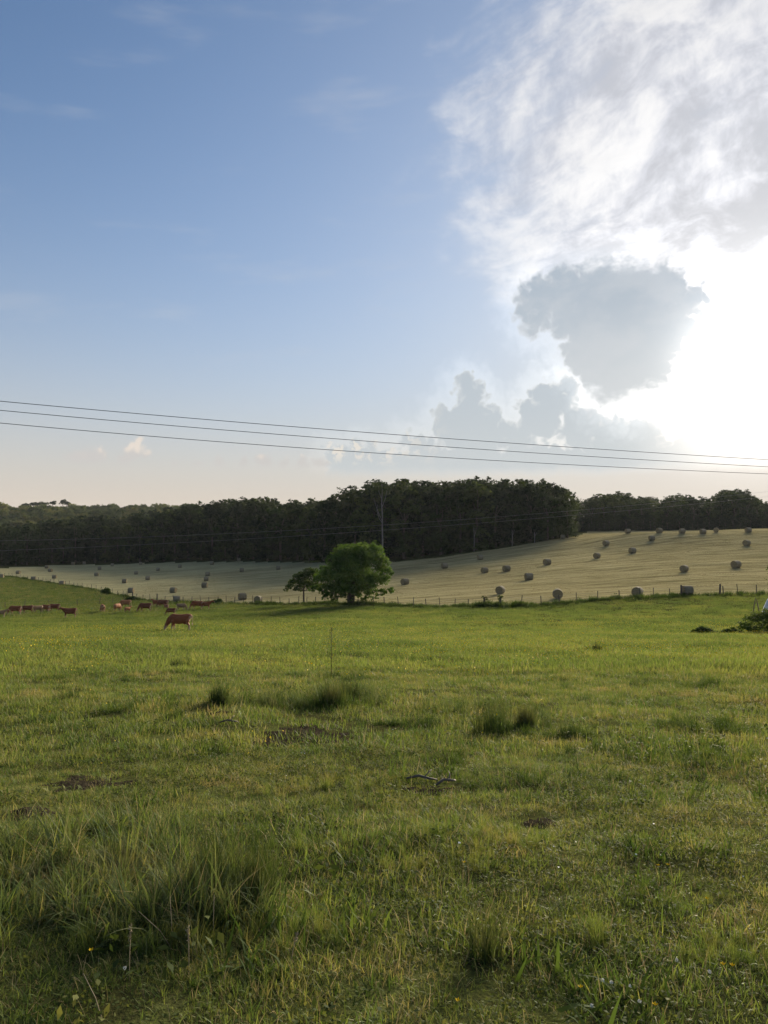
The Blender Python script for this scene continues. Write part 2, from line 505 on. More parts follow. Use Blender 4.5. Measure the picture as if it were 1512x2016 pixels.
GREEN = [(0.10, (0.052, 0.092, 0.026)), (0.34, (0.090, 0.142, 0.036)), (0.52, (0.130, 0.176, 0.044)), (0.70, (0.172, 0.190, 0.058)), (0.92, (0.245, 0.212, 0.098))]
M = {}
M['turf'] = leafy('turf_blades', GREEN, 0.55, 0.40, 0.50, rough=0.6, spec=0.08)
M['meadow'] = leafy('meadow_blades', [(0.12, (0.070, 0.112, 0.034)), (0.40, (0.110, 0.158, 0.046)), (0.62, (0.142, 0.184, 0.054)), (0.90, (0.195, 0.204, 0.070))], 0.16, 0.45, 0.40)
M['dark_grass'] = leafy('dark_blades', [(0.15, (0.026, 0.050, 0.013)), (0.5, (0.046, 0.080, 0.020)), (0.85, (0.075, 0.112, 0.028))], 0.5, 0.40, 0.5)
M['rush'] = leafy('rush_stems', [(0.2, (0.030, 0.052, 0.018)), (0.5, (0.055, 0.085, 0.026)), (0.8, (0.11, 0.12, 0.05))], 2.5, 0.25, 0.0)
M['blue_grass'] = leafy('grey_green_blades', [(0.15, (0.046, 0.076, 0.030)), (0.5, (0.078, 0.112, 0.044)), (0.9, (0.15, 0.160, 0.075))], 2.5, 0.35, 0.3)
M['straw'] = leafy('dry_blades', [(0.2, (0.17, 0.14, 0.06)), (0.5, (0.28, 0.23, 0.11)), (0.8, (0.38, 0.31, 0.17))], 2.0, 0.3, 0.5, ttint=(1.0, 0.95, 0.8))
M['herb'] = leafy('herb_leaves', [(0.2, (0.030, 0.050, 0.014)), (0.5, (0.062, 0.086, 0.024)), (0.8, (0.115, 0.125, 0.040))], 1.4, 0.35, 0.5)
M['stubble'] = leafy('stubble_blades', [(0.2, (0.16, 0.140, 0.075)), (0.5, (0.24, 0.21, 0.115)), (0.8, (0.31, 0.27, 0.16))], 0.08, 0.35, 0.5, ttint=(1.0, 0.95, 0.8))

def petal(name, c):
    m, nt, out = new_mat(name)
    b = bsdf(nt, out, c, 0.7, 0.05)
    return m
M['yellow'] = petal('yellow_petal', (0.75, 0.52, 0.02))
M['white'] = petal('white_petal', (0.75, 0.74, 0.68))

def ground_mat():
    m, nt, out = new_mat('meadow_soil')
    p = wpos(nt)
    a = noise(nt, p, 0.55, 5.0, 0.6); b = noise(nt, p, 4.0, 4.0, 0.6); c = noise(nt, p, 26.0, 4.0, 0.65)
    f = a * 0.45 + b * 0.3 + c * 0.35
    cc = ramp(nt, f, [(0.36, (0.024, 0.021, 0.011)), (0.5, (0.048, 0.050, 0.018)), (0.62, (0.075, 0.088, 0.026)), (0.75, (0.110, 0.110, 0.040))])
    bsdf(nt, out, cc, 1.0, 0.0, bump=c * 0.6 + b, bstr=0.6, bdist=0.05)
    return m
def mud_mat():
    m, nt, out = new_mat('trodden_mud')
    p = wpos(nt)
    b = noise(nt, p, 7.0, 5.0, 0.65); c = noise(nt, p, 38.0, 4.0, 0.6)
    cc = ramp(nt, b * 0.6 + c * 0.4, [(0.3, (0.016, 0.014, 0.010)), (0.55, (0.034, 0.029, 0.020)), (0.75, (0.065, 0.056, 0.038))])
    bsdf(nt, out, cc, 1.0, 0.0, bump=b + c * 0.5, bstr=0.9, bdist=0.06)
    return m
def hay_mat():
    m, nt, out = new_mat('mown_hay_field')
    p = wpos(nt)
    g = nt.nodes.new('ShaderNodeSeparateXYZ'); nt.links.new(p, g.inputs[0])
    px = X(nt, g.outputs[0])
    streak = noise(nt, smap(nt, p, (0.10, 0.85, 0.0)), 1.0, 6.0, 0.62)
    swath = noise(nt, smap(nt, p, (0.035, 0.36, 0.0)), 1.0, 3.0, 0.5, dist=0.5)
    blot = noise(nt, smap(nt, p, (1, 1, 0)), 0.030, 3.0, 0.5)
    fine = noise(nt, smap(nt, p, (1.0, 2.2, 0)), 1.6, 4.0, 0.7)
    f = (streak - 0.5) * 1.1 + (fine - 0.5) * 0.5 + (swath - 0.5) * 0.55 + 0.52
    straw = ramp(nt, f, [(0.26, (0.110, 0.096, 0.046)), (0.45, (0.220, 0.194, 0.096)), (0.58, (0.285, 0.252, 0.130)), (0.75, (0.37, 0.33, 0.18))])
    green = ramp(nt, f, [(0.26, (0.20, 0.188, 0.092)), (0.50, (0.355, 0.33, 0.175)), (0.75, (0.46, 0.43, 0.24))])
    gf = (blot + px * -0.0035).step(0.40, 0.78)
    c = mixc(nt, gf * 0.85, straw, green)
    bsdf(nt, out, c, 1.0, 0.0, bump=streak + fine * 0.6, bstr=1.0, bdist=0.45)
    return m
M['ground'] = ground_mat(); M['mud'] = mud_mat(); M['hay'] = hay_mat()

# ------------------------------------------------------------------ ground sheets
def build_ground():
    azs = np.concatenate([np.arange(-180, -60, 4.0), np.arange(-60, -38, 1.0), np.arange(-38, 38, 0.30), np.arange(38, 60, 1.0), np.arange(60, 180, 4.0)])
    rs = [0.0]
    r = 0.35
    while r < 2450:
        rs.append(r)
        r += max(0.05, r * 0.02) if r < 70 else (1.4 if r < 260 else r * 0.03)
    rs = np.array(rs); na, nr = len(azs), len(rs)
    A, Rr = np.meshgrid(np.radians(azs), rs, indexing='ij')
    x = (np.sin(A) * Rr).ravel(); y = (np.cos(A) * Rr).ravel()
    z = height(x, y)
    i = np.arange(na)[:, None]; j = np.arange(nr - 1)[None]
    i2 = (i + 1) % na
    q = np.stack([i * nr + j, i * nr + j + 1, i2 * nr + j + 1, i2 * nr + j], 2).reshape(-1, 4)
    V = np.stack([x, y, z], 1)
    cx = x[q].mean(1); cy = y[q].mean(1)
    inside = in_poly(cx, cy)
    def sub(name, faces, mat, label):
        used = np.unique(faces); remap = np.full(len(V), -1); remap[used] = np.arange(len(used))
        me = np_mesh(name, V[used], [remap[faces]], [mat], smooth=True)
        o = bpy.data.objects.new(name, me); col.objects.link(o); tag(o, label, kind='structure')
        return o
    sub('meadow', q[~inside], M['ground'], 'green cattle meadow sloping down from the viewer')
    sub('hay_field', q[inside], M['hay'], 'mown straw coloured hay field rising to the woods')
build_ground()

# ------------------------------------------------------------------ blades, leaves and other small shapes
rng = np.random.default_rng(11)

def blades(n, hmin, hmax, wid, rad, lean=0.35, bend=0.5, seg=3, r=None, power=0.7):
    """n tapering bent blades rooted in a disc; returns V, quads"""
    r = rng if r is None else r
    h = r.uniform(hmin, hmax, n); a = r.uniform(0, 2 * np.pi, n)
    rr = rad * r.uniform(0, 1, n) ** power; th = r.uniform(0, 2 * np.pi, n)
    bx, by = rr * np.cos(th), rr * np.sin(th)
    ln = np.abs(r.normal(0, lean, n)); bd = np.abs(r.normal(0, bend, n))
    dx, dy = np.cos(a), np.sin(a)
    fa = a + np.pi / 2 + r.normal(0, 0.5, n)
    wx, wy = np.cos(fa), np.sin(fa)
    w = wid * r.uniform(0.6, 1.3, n)
    V = np.zeros((n, (seg + 1) * 2, 3))
    ho, hv = np.zeros(n), np.zeros(n)
    for k in range(seg + 1):
        t = k / seg
        if k:
            an = ln + bd * (t - 0.5 / seg)
            ho = ho + np.sin(an) * h / seg; hv = hv + np.cos(an) * h / seg
        ww = w * (1 - t ** 1.6) * 0.5 + w * 0.04
        for s, sg in ((0, -1), (1, 1)):
            V[:, 2 * k + s, 0] = bx + dx * ho + sg * wx * ww
            V[:, 2 * k + s, 1] = by + dy * ho + sg * wy * ww
            V[:, 2 * k + s, 2] = hv - 0.015
    q = np.array([[2 * k, 2 * k + 1, 2 * k + 3, 2 * k + 2] for k in range(seg)])
    Q = (np.arange(n)[:, None, None] * (seg + 1) * 2 + q[None]).reshape(-1, 4)
    return V.reshape(-1, 3), Q

def leaf_quads(C, N, size, r=None, aspect=0.6):
    """diamond leaf faces at centres C with normals near N"""
    r = rng if r is None else r
    n = len(C)
    N = N + r.normal(0, 0.55, (n, 3)); N /= np.linalg.norm(N, axis=1)[:, None] + 1e-9
    T = r.normal(0, 1, (n, 3)); T -= (T * N).sum(1)[:, None] * N; T /= np.linalg.norm(T, axis=1)[:, None] + 1e-9
    B = np.cross(N, T)
    s = (size * r.uniform(0.6, 1.35, n))[:, None]
    V = np.stack([C - T * s, C - B * s * aspect + N * s * 0.15, C + T * s, C + B * s * aspect + N * s * 0.15], 1)
    return V.reshape(-1, 3), np.arange(n * 4).reshape(n, 4)

def join(parts):
    """[(V, faces, mat index), ...] -> V, face lists grouped, fmat"""
    Vs, Fs, ms, off = [], [], [], 0
    for V, Fq, mi in parts:
        Vs.append(V); Fs.append(np.asarray(Fq) + off); ms.append(np.full(len(Fq), mi)); off += len(V)
    return np.concatenate(Vs), Fs, np.concatenate(ms)

def tube(pts, rads, sides=6, cap=True):
    """tapered tube along points"""
    pts = [Vector(p) for p in pts]; V = []; Q = []
    ref = Vector((0.31, 0.87, 0.22))
    for i, p in enumerate(pts):
        d = (pts[min(i + 1, len(pts) - 1)] - pts[max(i - 1, 0)]).normalized()
        a = d.cross(ref); 
        if a.length < 1e-3: a = d.cross(Vector((1, 0, 0)))
        a.normalize(); b = d.cross(a)
        for k in range(sides):
            t = 2 * math.pi * k / sides
            V.append(p + (a * math.cos(t) + b * math.sin(t)) * rads[i])
    n = len(pts)
    for i in range(n - 1):
        for k in range(sides):
            k2 = (k + 1) % sides
            Q.append((i * sides + k, i * sides + k2, (i + 1) * sides + k2, (i + 1) * sides + k))
    V = np.array([tuple(v) for v in V]); Q = np.array(Q)
    if cap:
        c = len(V); V = np.vstack([V, [tuple(pts[-1])], [tuple(pts[0])]])
        top = [((n - 1) * sides + k, (n - 1) * sides + (k + 1) % sides, c, c) for k in range(0)]
        T = [((n - 1) * sides + k, (n - 1) * sides + (k + 1) % sides, c) for k in range(sides)]
        T += [((k + 1) % sides, k, c + 1) for k in range(sides)]
        return V, Q, np.array(T)
    return V, Q, np.zeros((0, 3), int)

# ------------------------------------------------------------------ scattering: one object that carries its own clumps and points
def scatter_tree():
    g = bpy.data.node_groups.new('scatter', 'GeometryNodeTree')
    g.interface.new_socket('Geometry', in_out='INPUT', socket_type='NodeSocketGeometry')
    g.interface.new_socket('Geometry', in_out='OUTPUT', socket_type='NodeSocketGeometry')
    N, L = g.nodes, g.links
    gi = N.new('NodeGroupInput'); go = N.new('NodeGroupOutput')
    def na(name, t):
        a = N.new('GeometryNodeInputNamedAttribute'); a.data_type = t; a.inputs['Name'].default_value = name
        return a.outputs['Attribute']
    sep = N.new('GeometryNodeSeparateGeometry'); sep.domain = 'POINT'
    L.new(gi.outputs[0], sep.inputs[0]); L.new(na('is_pt', 'BOOLEAN'), sep.inputs[1])
    spl = N.new('GeometryNodeSplitToInstances'); spl.domain = 'POINT'
    L.new(sep.outputs[1], spl.inputs[0]); L.new(na('variant', 'INT'), spl.inputs['Group ID'])
    iop = N.new('GeometryNodeInstanceOnPoints')
    L.new(sep.outputs[0], iop.inputs['Points']); L.new(spl.outputs[0], iop.inputs['Instance'])
    iop.inputs['Pick Instance'].default_value = True
    L.new(na('variant', 'INT'), iop.inputs['Instance Index'])
    e2r = N.new('FunctionNodeEulerToRotation'); L.new(na('rot', 'FLOAT_VECTOR'), e2r.inputs[0])
    L.new(e2r.outputs[0], iop.inputs['Rotation']); L.new(na('scl', 'FLOAT_VECTOR'), iop.inputs['Scale'])
    L.new(iop.outputs[0], go.inputs[0])
    return g
SCATTER = scatter_tree()

def scatter(name, variants, mats, P, rot, scl, tint, label=None, cat=None, parent=None):
    """variants: list of (V, [faces], fmat); P (n,3); one object, kind stuff"""
    parts_v, faces, fm, var = [], [], [], []
    off = 0
    for k, (V, Fl, f) in enumerate(variants):
        parts_v.append(V); faces += [np.asarray(q) + off for q in Fl if len(q)]; fm.append(f); off += len(V); var.append(np.full(len(V), k))
    n = len(P)
    # faces must stay grouped with their material index
    Vall = np.concatenate(parts_v + [P])
    me = np_mesh(name, Vall, faces, mats, np.concatenate(fm))
    nv = off
    def put(nm, t, arr, field):
        a = me.attributes.new(nm, t, 'POINT'); a.data.foreach_set(field, np.ascontiguousarray(arr).ravel())
    put('is_pt', 'BOOLEAN', np.concatenate([np.zeros(nv, bool), np.ones(n, bool)]), 'value')
    put('variant', 'INT', np.concatenate(var + [rng.integers(0, len(variants), n)]).astype(np.int32), 'value')
    R3 = np.zeros((nv + n, 3), np.float32); R3[nv:] = rot; put('rot', 'FLOAT_VECTOR', R3, 'vector')
    S3 = np.ones((nv + n, 3), np.float32); S3[nv:] = scl if np.ndim(scl) == 2 else np.asarray(scl)[:, None]; put('scl', 'FLOAT_VECTOR', S3, 'vector')
    T1 = np.zeros(nv + n, np.float32); T1[nv:] = tint; put('tint', 'FLOAT', T1, 'value')
    o = bpy.data.objects.new(name, me); col.objects.link(o)
    md = o.modifiers.new('scatter', 'NODES'); md.node_group = SCATTER
    if parent is not None: o.parent = parent
    tag(o, label, cat, kind='stuff')
    return o

# ------------------------------------------------------------------ trodden mud
MUD = []
def mud_patch(u, v, rx, ry, label):
    p = hit(u, v); MUD.append((p.x, p.y, rx, ry))
    na, nr = 40, 9
    V = []
    ph = random.uniform(0, 9)
    for j in range(nr + 1):
        for i in range(na):
            t = 2 * math.pi * i / na
            k = j / nr * (1 + 0.22 * math.sin(3 * t + ph) + 0.14 * math.sin(5 * t + 2 * ph) + 0.08 * math.sin(9 * t))
            V.append((p.x + rx * k * math.cos(t), p.y + ry * k * math.sin(t), (j / nr)))
    V = np.array(V)
    f = V[:, 2].copy()
    V[:, 2] = height(V[:, 0], V[:, 1]) + 0.012 * (1 - f) + 0.05 * (1 - f ** 2) * (fbm(V[:, 0] * 7, V[:, 1] * 7, 5, 3) - 0.40) - 0.02 * f ** 3
    q = [(j * na + i, j * na + (i + 1) % na, (j + 1) * na + (i + 1) % na, (j + 1) * na + i) for j in range(nr) for i in range(na)]
    o = bpy.data.objects.new('mud_patch', np_mesh('mud_patch', V, [np.array(q)], [M['mud']], smooth=True)); col.objects.link(o)
    tag(o, label, kind='structure')
mud_patch(600, 1447, 0.95, 1.1, 'dark trodden mud patch in the middle of the meadow')
mud_patch(170, 1540, 0.55, 0.55, 'dark trodden mud patch above the tall grass')
mud_patch(845, 1555, 0.32, 0.28, 'dark bare earth scar right of centre')
mud_patch(50, 1600, 0.22, 0.30, 'small dark mud patch near the left edge')
mud_patch(1065, 1622, 0.24, 0.26, 'small bare patch under loose dry grass')
mud_patch(425, 1405, 0.45, 0.4, 'small mud patch in front of the rush clumps')

def mud_mask(x, y):
    k = np.ones(len(x))
    for (a, b, rx, ry) in MUD:
        d = np.hypot((x - a) / rx, (y - b) / ry)
        k = np.minimum(k, np.clip((d - 0.55 + 0.9 * (fbm(x * 3.1, y * 3.1, 61, 3) - 0.44)) / 0.9, 0.17, 1))
    return k

# ------------------------------------------------------------------ grass of the meadow
def wedge(n, r0, r1, half=36.0):
    r = np.sqrt(rng.uniform(r0 * r0, r1 * r1, n)); a = np.radians(rng.uniform(-half, half, n))
    return r * np.sin(a), r * np.cos(a)

def area(r0, r1, half=36.0): return math.radians(half) * (r1 * r1 - r0 * r0)

def field_of_grass(name, label, variants, mats, r0, r1, per_m2, s0, s1, keep=None, half=36.0, tilt=0.12, hvar=0.5):
    n = int(area(r0, r1, half) * per_m2)
    x, y = wedge(n, r0, r1, half)
    k = rng.uniform(0, 1, n) < mud_mask(x, y)
    k &= ~in_poly(x, y)
    if keep is not None: k &= rng.uniform(0, 1, n) < keep(x, y)
    x, y = x[k], y[k]; n = len(x)
    z = height(x, y)
    big = 0.55 * fbm(x / 1.7, y / 1.7, 21, 3) + 0.75 * fbm(x / 0.45, y / 0.45, 22, 2) ** 1.5
    s = rng.uniform(s0, s1, n) * np.maximum(0.72, 1 - hvar * 0.5 + hvar * big)
    rot = np.stack([rng.normal(0, tilt, n), rng.normal(0, tilt, n), rng.uniform(0, 6.283, n)], 1)
    sc3 = np.stack([s, s, s * rng.uniform(0.75, 1.25, n)], 1)
    return scatter(name, variants, mats, np.stack([x, y, z], 1), rot, sc3, rng.uniform(0, 1, n), label)

def var(n, fn): return [fn() for _ in range(n)]
def bl(*a, **k):
    V, Q = blades(*a, **k); return (V, [Q], np.zeros(len(Q), int))
def multi(*ps):
    V, Fs, m = join([(V, Q, mi) for (V, Q, mi) in ps]); return (V, Fs, m)

def turf():
    return multi((*blades(72, 0.018, 0.066, 0.0034, 0.11, 0.65, 1.2), 0), (*blades(8, 0.03, 0.10, 0.0026, 0.11, 1.0, 0.9), 1))
field_of_grass('turf_grass', 'short grazed grass in the foreground', var(8, turf), [M['turf'], M['straw']], 1.2, 9.0, 270, 0.7, 1.7, hvar=1.6,
               keep=lambda x, y: np.clip((fbm(x / 0.33, y / 0.33, 71, 2) - 0.25) * 5, 0.40, 1))
def herb():
    n = 22
    C = np.stack([rng.normal(0, 0.05, n), rng.normal(0, 0.05, n), rng.uniform(0.012, 0.05, n)], 1)
    return (*[leaf_quads(C, np.tile([0, 0, 1.0], (n, 1)), 0.0085, aspect=0.7)][0],)
def herbv():
    V, Q = herb(); return (V, [Q], np.zeros(len(Q), int))
field_of_grass('ground_herbs', 'low clover and herb leaves among the foreground grass', var(6, herbv), [M['herb']], 1.2, 9.0, 60, 0.7, 1.4,
               keep=lambda x, y: np.clip((fbm(x / 0.9, y / 0.9, 31, 3) - 0.33) * 5, 0, 1))
def herbm(n, rad, size):
    C = np.stack([rng.normal(0, rad, n), rng.normal(0, rad, n), rng.uniform(0.02, 0.08, n)], 1)
    V, Q = leaf_quads(C, np.tile([0, -0.3, 1.0], (n, 1)), size, aspect=0.45); return (V, [Q], np.zeros(len(Q), int))
def turf2():
    return multi((*blades(52, 0.035, 0.115, 0.0065, 0.20, 0.55, 0.9), 0), (*blades(5, 0.05, 0.14, 0.0045, 0.2, 0.8, 0.7), 1))
field_of_grass('meadow_grass_near', 'grass of the meadow a few steps away', var(8, turf2), [M['turf'], M['straw']], 8.5, 22.0, 66, 0.8, 1.5, hvar=1.6,
               keep=lambda x, y: np.clip((fbm(x / 0.6, y / 0.6, 72, 2) - 0.25) * 5, 0.40, 1))
def turf3():
    return multi((*blades(50, 0.06, 0.17, 0.014, 0.42, 0.5, 0.7, 2), 0), (*blades(3, 0.10, 0.22, 0.010, 0.4, 0.5, 0.6, 2), 1))
field_of_grass('meadow_grass', 'grass of the sunlit middle meadow', var(8, turf3), [M['meadow'], M['straw']], 20.5, 60.0, 15, 0.8, 1.4, half=33, hvar=1.6)
def turf4():
    return bl(50, 0.09, 0.22, 0.03, 0.85, 0.5, 0.6, 2)
field_of_grass('meadow_grass_far', 'grass of the far meadow before the fence', var(6, turf4), [M['meadow']], 58.0, 170.0, 3.6, 0.8, 1.25, half=31, hvar=1.0)

field_of_grass('pasture_grass', 'grass of the pasture left of the hay field', var(4, lambda: bl(50, 0.15, 0.42, 0.06, 1.3, 0.5, 0.6, 2)), [M['turf']], 120.0, 290.0, 1.1, 0.7, 1.3, half=31,
               keep=lambda x, y: (x < -22) * (y < 262) * np.clip((np.hypot(x, y) - 118) / 25, 0, 1))
field_of_grass('small_tufts', 'small darker tufts sprinkled through the meadow', var(6, lambda: bl(34, 0.05, 0.15, 0.010, 0.14, 0.5, 0.8)), [M['dark_grass']], 3.0, 60.0, 3.0, 0.6, 1.7, half=34,
               keep=lambda x, y: np.clip((fbm(x / 3.0, y / 3.0, 91, 3) - 0.36) * 4, 0, 1) * np.clip(12.0 / np.hypot(x, y), 0.3, 1))
field_of_grass('weed_leaves', 'low broad weed leaves in the nearer meadow', var(6, lambda: herbm(16, 0.07, 0.022)), [M['herb']], 3.0, 16.0, 9.0, 0.7, 1.4,
               keep=lambda x, y: np.clip((fbm(x / 1.1, y / 1.1, 95, 3) - 0.42) * 6, 0, 1))

# darker, taller patches of ungrazed grass: (u, v, radius along x, along y, tufts, height)
def patch_grass(name, label, mats, variants, lst, GROW=1.0):
    P, R3, S3 = [], [], []
    for (u, v, rx, ry, n, s) in lst:
        p = hit(u, v)
        t = rng.uniform(0, 6.283, n); k = np.sqrt(rng.uniform(0, 1, n))
        x = p.x + rx * k * np.cos(t); y = p.y + ry * k * np.sin(t)
        P.append(np.stack([x, y, height(x, y)], 1))
        R3.append(np.stack([rng.normal(0, 0.1, n), rng.normal(0, 0.1, n), rng.uniform(0, 6.28, n)], 1))
        ss = s * GROW * rng.uniform(0.6, 1.2, n) * (1.15 - 0.5 * k); S3.append(np.stack([ss, ss, ss], 1))
    P = np.concatenate(P)
    return scatter(name, variants, mats, P, np.concatenate(R3), np.concatenate(S3), np.zeros(len(P)), label)
def tuft(): return bl(60, 0.35, 1.0, 0.022, 0.45, 0.5, 0.8)
patch_grass('dark_grass_tufts', 'dark green ungrazed tufts dotted over the meadow', [M['dark_grass']], var(5, tuft), [
    (300, 1392, 1.0, 0.8, 26, 0.26), (820, 1303, 0.8, 0.6, 14, 0.30), (1310, 1352, 0.9, 0.7, 20, 0.28), (1420, 1350, 0.7, 0.5, 18, 0.30),
    (1385, 1432, 0.9, 0.6, 26, 0.26), (1480, 1500, 0.6, 0.5, 18, 0.22), (1385, 1500, 0.4, 0.4, 12, 0.22), (800, 1425, 0.8, 0.4, 20, 0.20),
    (880, 1430, 0.7, 0.5, 14, 0.20), (120, 1380, 0.8, 0.5, 16, 0.24), (630, 1335, 1.4, 0.6, 18, 0.26), (680, 1340, 0.8, 0.5, 12, 0.26), (370, 1415, 0.5, 0.4, 10, 0.22),
    (545, 1385, 0.9, 0.7, 16, 0.30), (500, 1390, 0.7, 0.6, 12, 0.26), (640, 1395, 0.7, 0.5, 16, 0.34), (960, 1400, 1.0, 0.7, 20, 0.26), (1050, 1445, 1.2, 0.6, 22, 0.22),
    (165, 1335, 0.6, 0.5, 8, 0.3), (350, 1315, 0.4, 0.4, 6, 0.34), (1175, 1282, 0.5, 0.5, 6, 0.45), (1050, 1535, 1.2, 0.35, 24, 0.16), (1150, 1480, 0.5, 0.4, 8, 0.2),
    (890, 1500, 0.35, 0.3, 8, 0.20), (300, 1300, 0.4, 0.3, 5, 0.3), (1240, 1225, 1.0, 0.8, 6, 0.5), (610, 1215, 1.2, 0.6, 8, 0.5), (880, 1232, 0.8, 0.5, 5, 0.45), (1090, 1230, 0.8, 0.6, 5, 0.45),
    (700, 1252, 1.0, 0.6, 6, 0.4), (190, 1262, 0.8, 0.6, 5, 0.4), (480, 1245, 1.0, 0.6, 7, 0.4), (1010, 1260, 0.9, 0.6, 7, 0.36), (1300, 1300, 0.5, 0.5, 5, 0.34), (250, 1400, 0.5, 0.4, 10, 0.24), (1260, 1330, 0.8, 0.4, 10, 0.24), (1100, 1340, 0.6, 0.4, 8, 0.24), (60, 1420, 0.7, 0.3, 10, 0.2), (450, 1480, 0.4, 0.3, 9, 0.18)], 1.1)
def long_g(): return multi((*blades(34, 0.25, 1.0, 0.020, 0.20, 0.45, 1.2, 5), 0), (*blades(20, 0.2, 0.7, 0.024, 0.22, 0.6, 1.2, 4), 2), (*blades(4, 0.6, 1.1, 0.007, 0.2, 0.5, 0.9, 4), 1))
patch_grass('tall_grass', 'tall grey green grass on the left of the foreground', [M['blue_grass'], M['straw'], M['turf']], var(8, long_g), [
    (90, 1800, 0.55, 0.40, 24, 0.36), (250, 1810, 0.6, 0.45, 30, 0.40), (390, 1800, 0.4, 0.45, 20, 0.40), (180, 1690, 0.8, 0.4, 24, 0.42), (40, 1670, 0.6, 0.4, 17, 0.36),
    (470, 1810, 0.25, 0.3, 10, 0.34), (560, 1610, 0.5, 0.4, 12, 0.28), (650, 1590, 0.5, 0.35, 12, 0.24), (250, 1640, 0.5, 0.25, 10, 0.38), (330, 1720, 0.5, 0.3, 16, 0.40), (120, 1745, 0.6, 0.3, 15, 0.38)])
def grey_g(): return bl(44, 0.3, 1.0, 0.016, 0.28, 0.25, 0.6, 4)
patch_grass('sedge_stands', 'soft grey green sedge stands around the mid meadow rushes', [M['blue_grass']], var(5, grey_g), [
    (650, 1385, 1.1, 0.7, 22, 0.50), (690, 1375, 0.8, 0.5, 12, 0.50), (560, 1392, 1.0, 0.6, 14, 0.40), (520, 1388, 0.7, 0.5, 8, 0.40), (430, 1388, 0.5, 0.4, 7, 0.50),
    (960, 1410, 0.9, 0.7, 15, 0.42), (1035, 1430, 0.4, 0.4, 6, 0.42), (1120, 1450, 0.6, 0.4, 7, 0.34), (880, 1395, 0.9, 0.6, 9, 0.34), (1400, 1432, 0.8, 0.5, 8, 0.36), (690, 1330, 0.9, 0.5, 8, 0.36)])
def bright(): return bl(60, 0.5, 1.0, 0.012, 0.22, 0.35, 0.8)
patch_grass('bright_grass', 'lush bright green tufts in the foreground', [M['turf']], var(5, bright), [
    (900, 1660, 0.55, 0.35, 34, 0.17), (960, 1650, 0.5, 0.35, 30, 0.17), (640, 1560, 0.6, 0.4, 30, 0.18), (1170, 1850, 0.14, 0.12, 8, 0.17), (1330, 1770, 0.3, 0.2, 14, 0.14), (600, 1650, 0.5, 0.3, 22, 0.16),
    (880, 1710, 0.4, 0.25, 22, 0.15), (280, 1860, 0.35, 0.18, 18, 0.2), (560, 1840, 0.3, 0.2, 16, 0.2), (1460, 1880, 0.3, 0.2, 14, 0.14), (1390, 1880, 0.3, 0.2, 14, 0.12)])

# buttercups too many to count
def cups(n, rad, size, h0, h1):
    C = np.stack([rng.normal(0, rad, n), rng.normal(0, rad, n), rng.uniform(h0, h1, n)], 1)
    Nn = np.tile([0.1, -0.3, 0.9], (n, 1))
    V, Q = leaf_quads(C, Nn, size, aspect=0.9)
    return (V, [Q], np.zeros(len(Q), int))
field_of_grass('distant_buttercups', 'yellow buttercups sprinkled over the middle meadow', var(5, lambda: cups(7, 0.5, 0.021, 0.16, 0.30)), [M['yellow']], 16.0, 75.0, 2.6, 0.9, 1.1, half=32,
               keep=lambda x, y: np.clip((fbm(x / 6, y / 5, 41, 3) - 0.40) * 6, 0, 1))
field_of_grass('near_buttercups', 'yellow buttercups scattered in the nearer grass', var(5, lambda: cups(4, 0.35, 0.012, 0.12, 0.24)), [M['yellow']], 7.0, 17.0, 1.0, 0.9, 1.1,
               keep=lambda x, y: np.clip((fbm(x / 2.5, y / 2.5, 43, 3) - 0.42) * 5, 0, 1))
field_of_grass('daisies', 'tiny white clover heads among the foreground grass', var(4, lambda: cups(3, 0.2, 0.008, 0.05, 0.12)), [M['white']], 2.5, 10.0, 1.2, 0.8, 1.2,
               keep=lambda x, y: np.clip((fbm(x / 1.5, y / 1.5, 47, 3) - 0.48) * 6, 0, 1))

# ------------------------------------------------------------------ rushes and single plants
def rush(u, v, hpx, w, n, label):
    p = hit(u, v); h = hpx / F * p.y
    V, Q = blades(int(n * 1.4), h * 0.55, h * 1.12, max(0.0055, p.y * 0.00085), w, 0.19, 0.34, 4, power=0.6)
    o = empty('rush_tussock', p)
    tag(child('stems', np_mesh('rush_stems', V, [Q], [M['rush']]), o), kind='stuff')
    V, Q = blades(n // 3, h * 0.3, h * 0.7, max(0.006, p.y * 0.0008), w * 1.3, 0.5, 0.9, 4)
    tag(child('dry_blades', np_mesh('rush_dry', V, [Q], [M['blue_grass']]), o), kind='stuff')
    tag(o, label, 'rush', 'rush tussocks in the meadow')
rush(955, 1885, 140, 0.075, 62, 'dark upright rush tussock nearest the viewer, right of centre')
rush(428, 1765, 160, 0.15, 170, 'broad dark rush tussock in the tall grass, left of its taller twin')
rush(507, 1775, 150, 0.12, 150, 'dark rush tussock at the right end of the tall grass')
rush(432, 1388, 50, 0.16, 150, 'upright rush tussock left of the tall dock stalk')
rush(655, 1392, 58, 0.22, 190, 'largest rush tussock just below the tall dock stalk')
rush(690, 1378, 46, 0.22, 150, 'rush tussock overlapping the right of the largest mid meadow one')
rush(1034, 1430, 50, 0.15, 150, 'narrow dark rush tussock right of centre in the meadow')
rush(970, 1442, 66, 0.26, 130, 'loose pale rush tussock left of the narrow dark one')
rush(541, 1388, 34, 0.14, 90, 'small rush tussock between the dock stalk and the left ones')
rush(1120, 1452, 34, 0.16, 80, 'thin low rush tussock right of the narrow dark one')
rush(346, 1318, 22, 0.14, 70, 'little rush tussock farthest left, below the grazing cow')
rush(1174, 1284, 22, 0.20, 70, 'little rush tussock in the buttercup band on the right')
rush(600, 1395, 28, 0.18, 90, 'low rush tussock left of the largest mid meadow one')

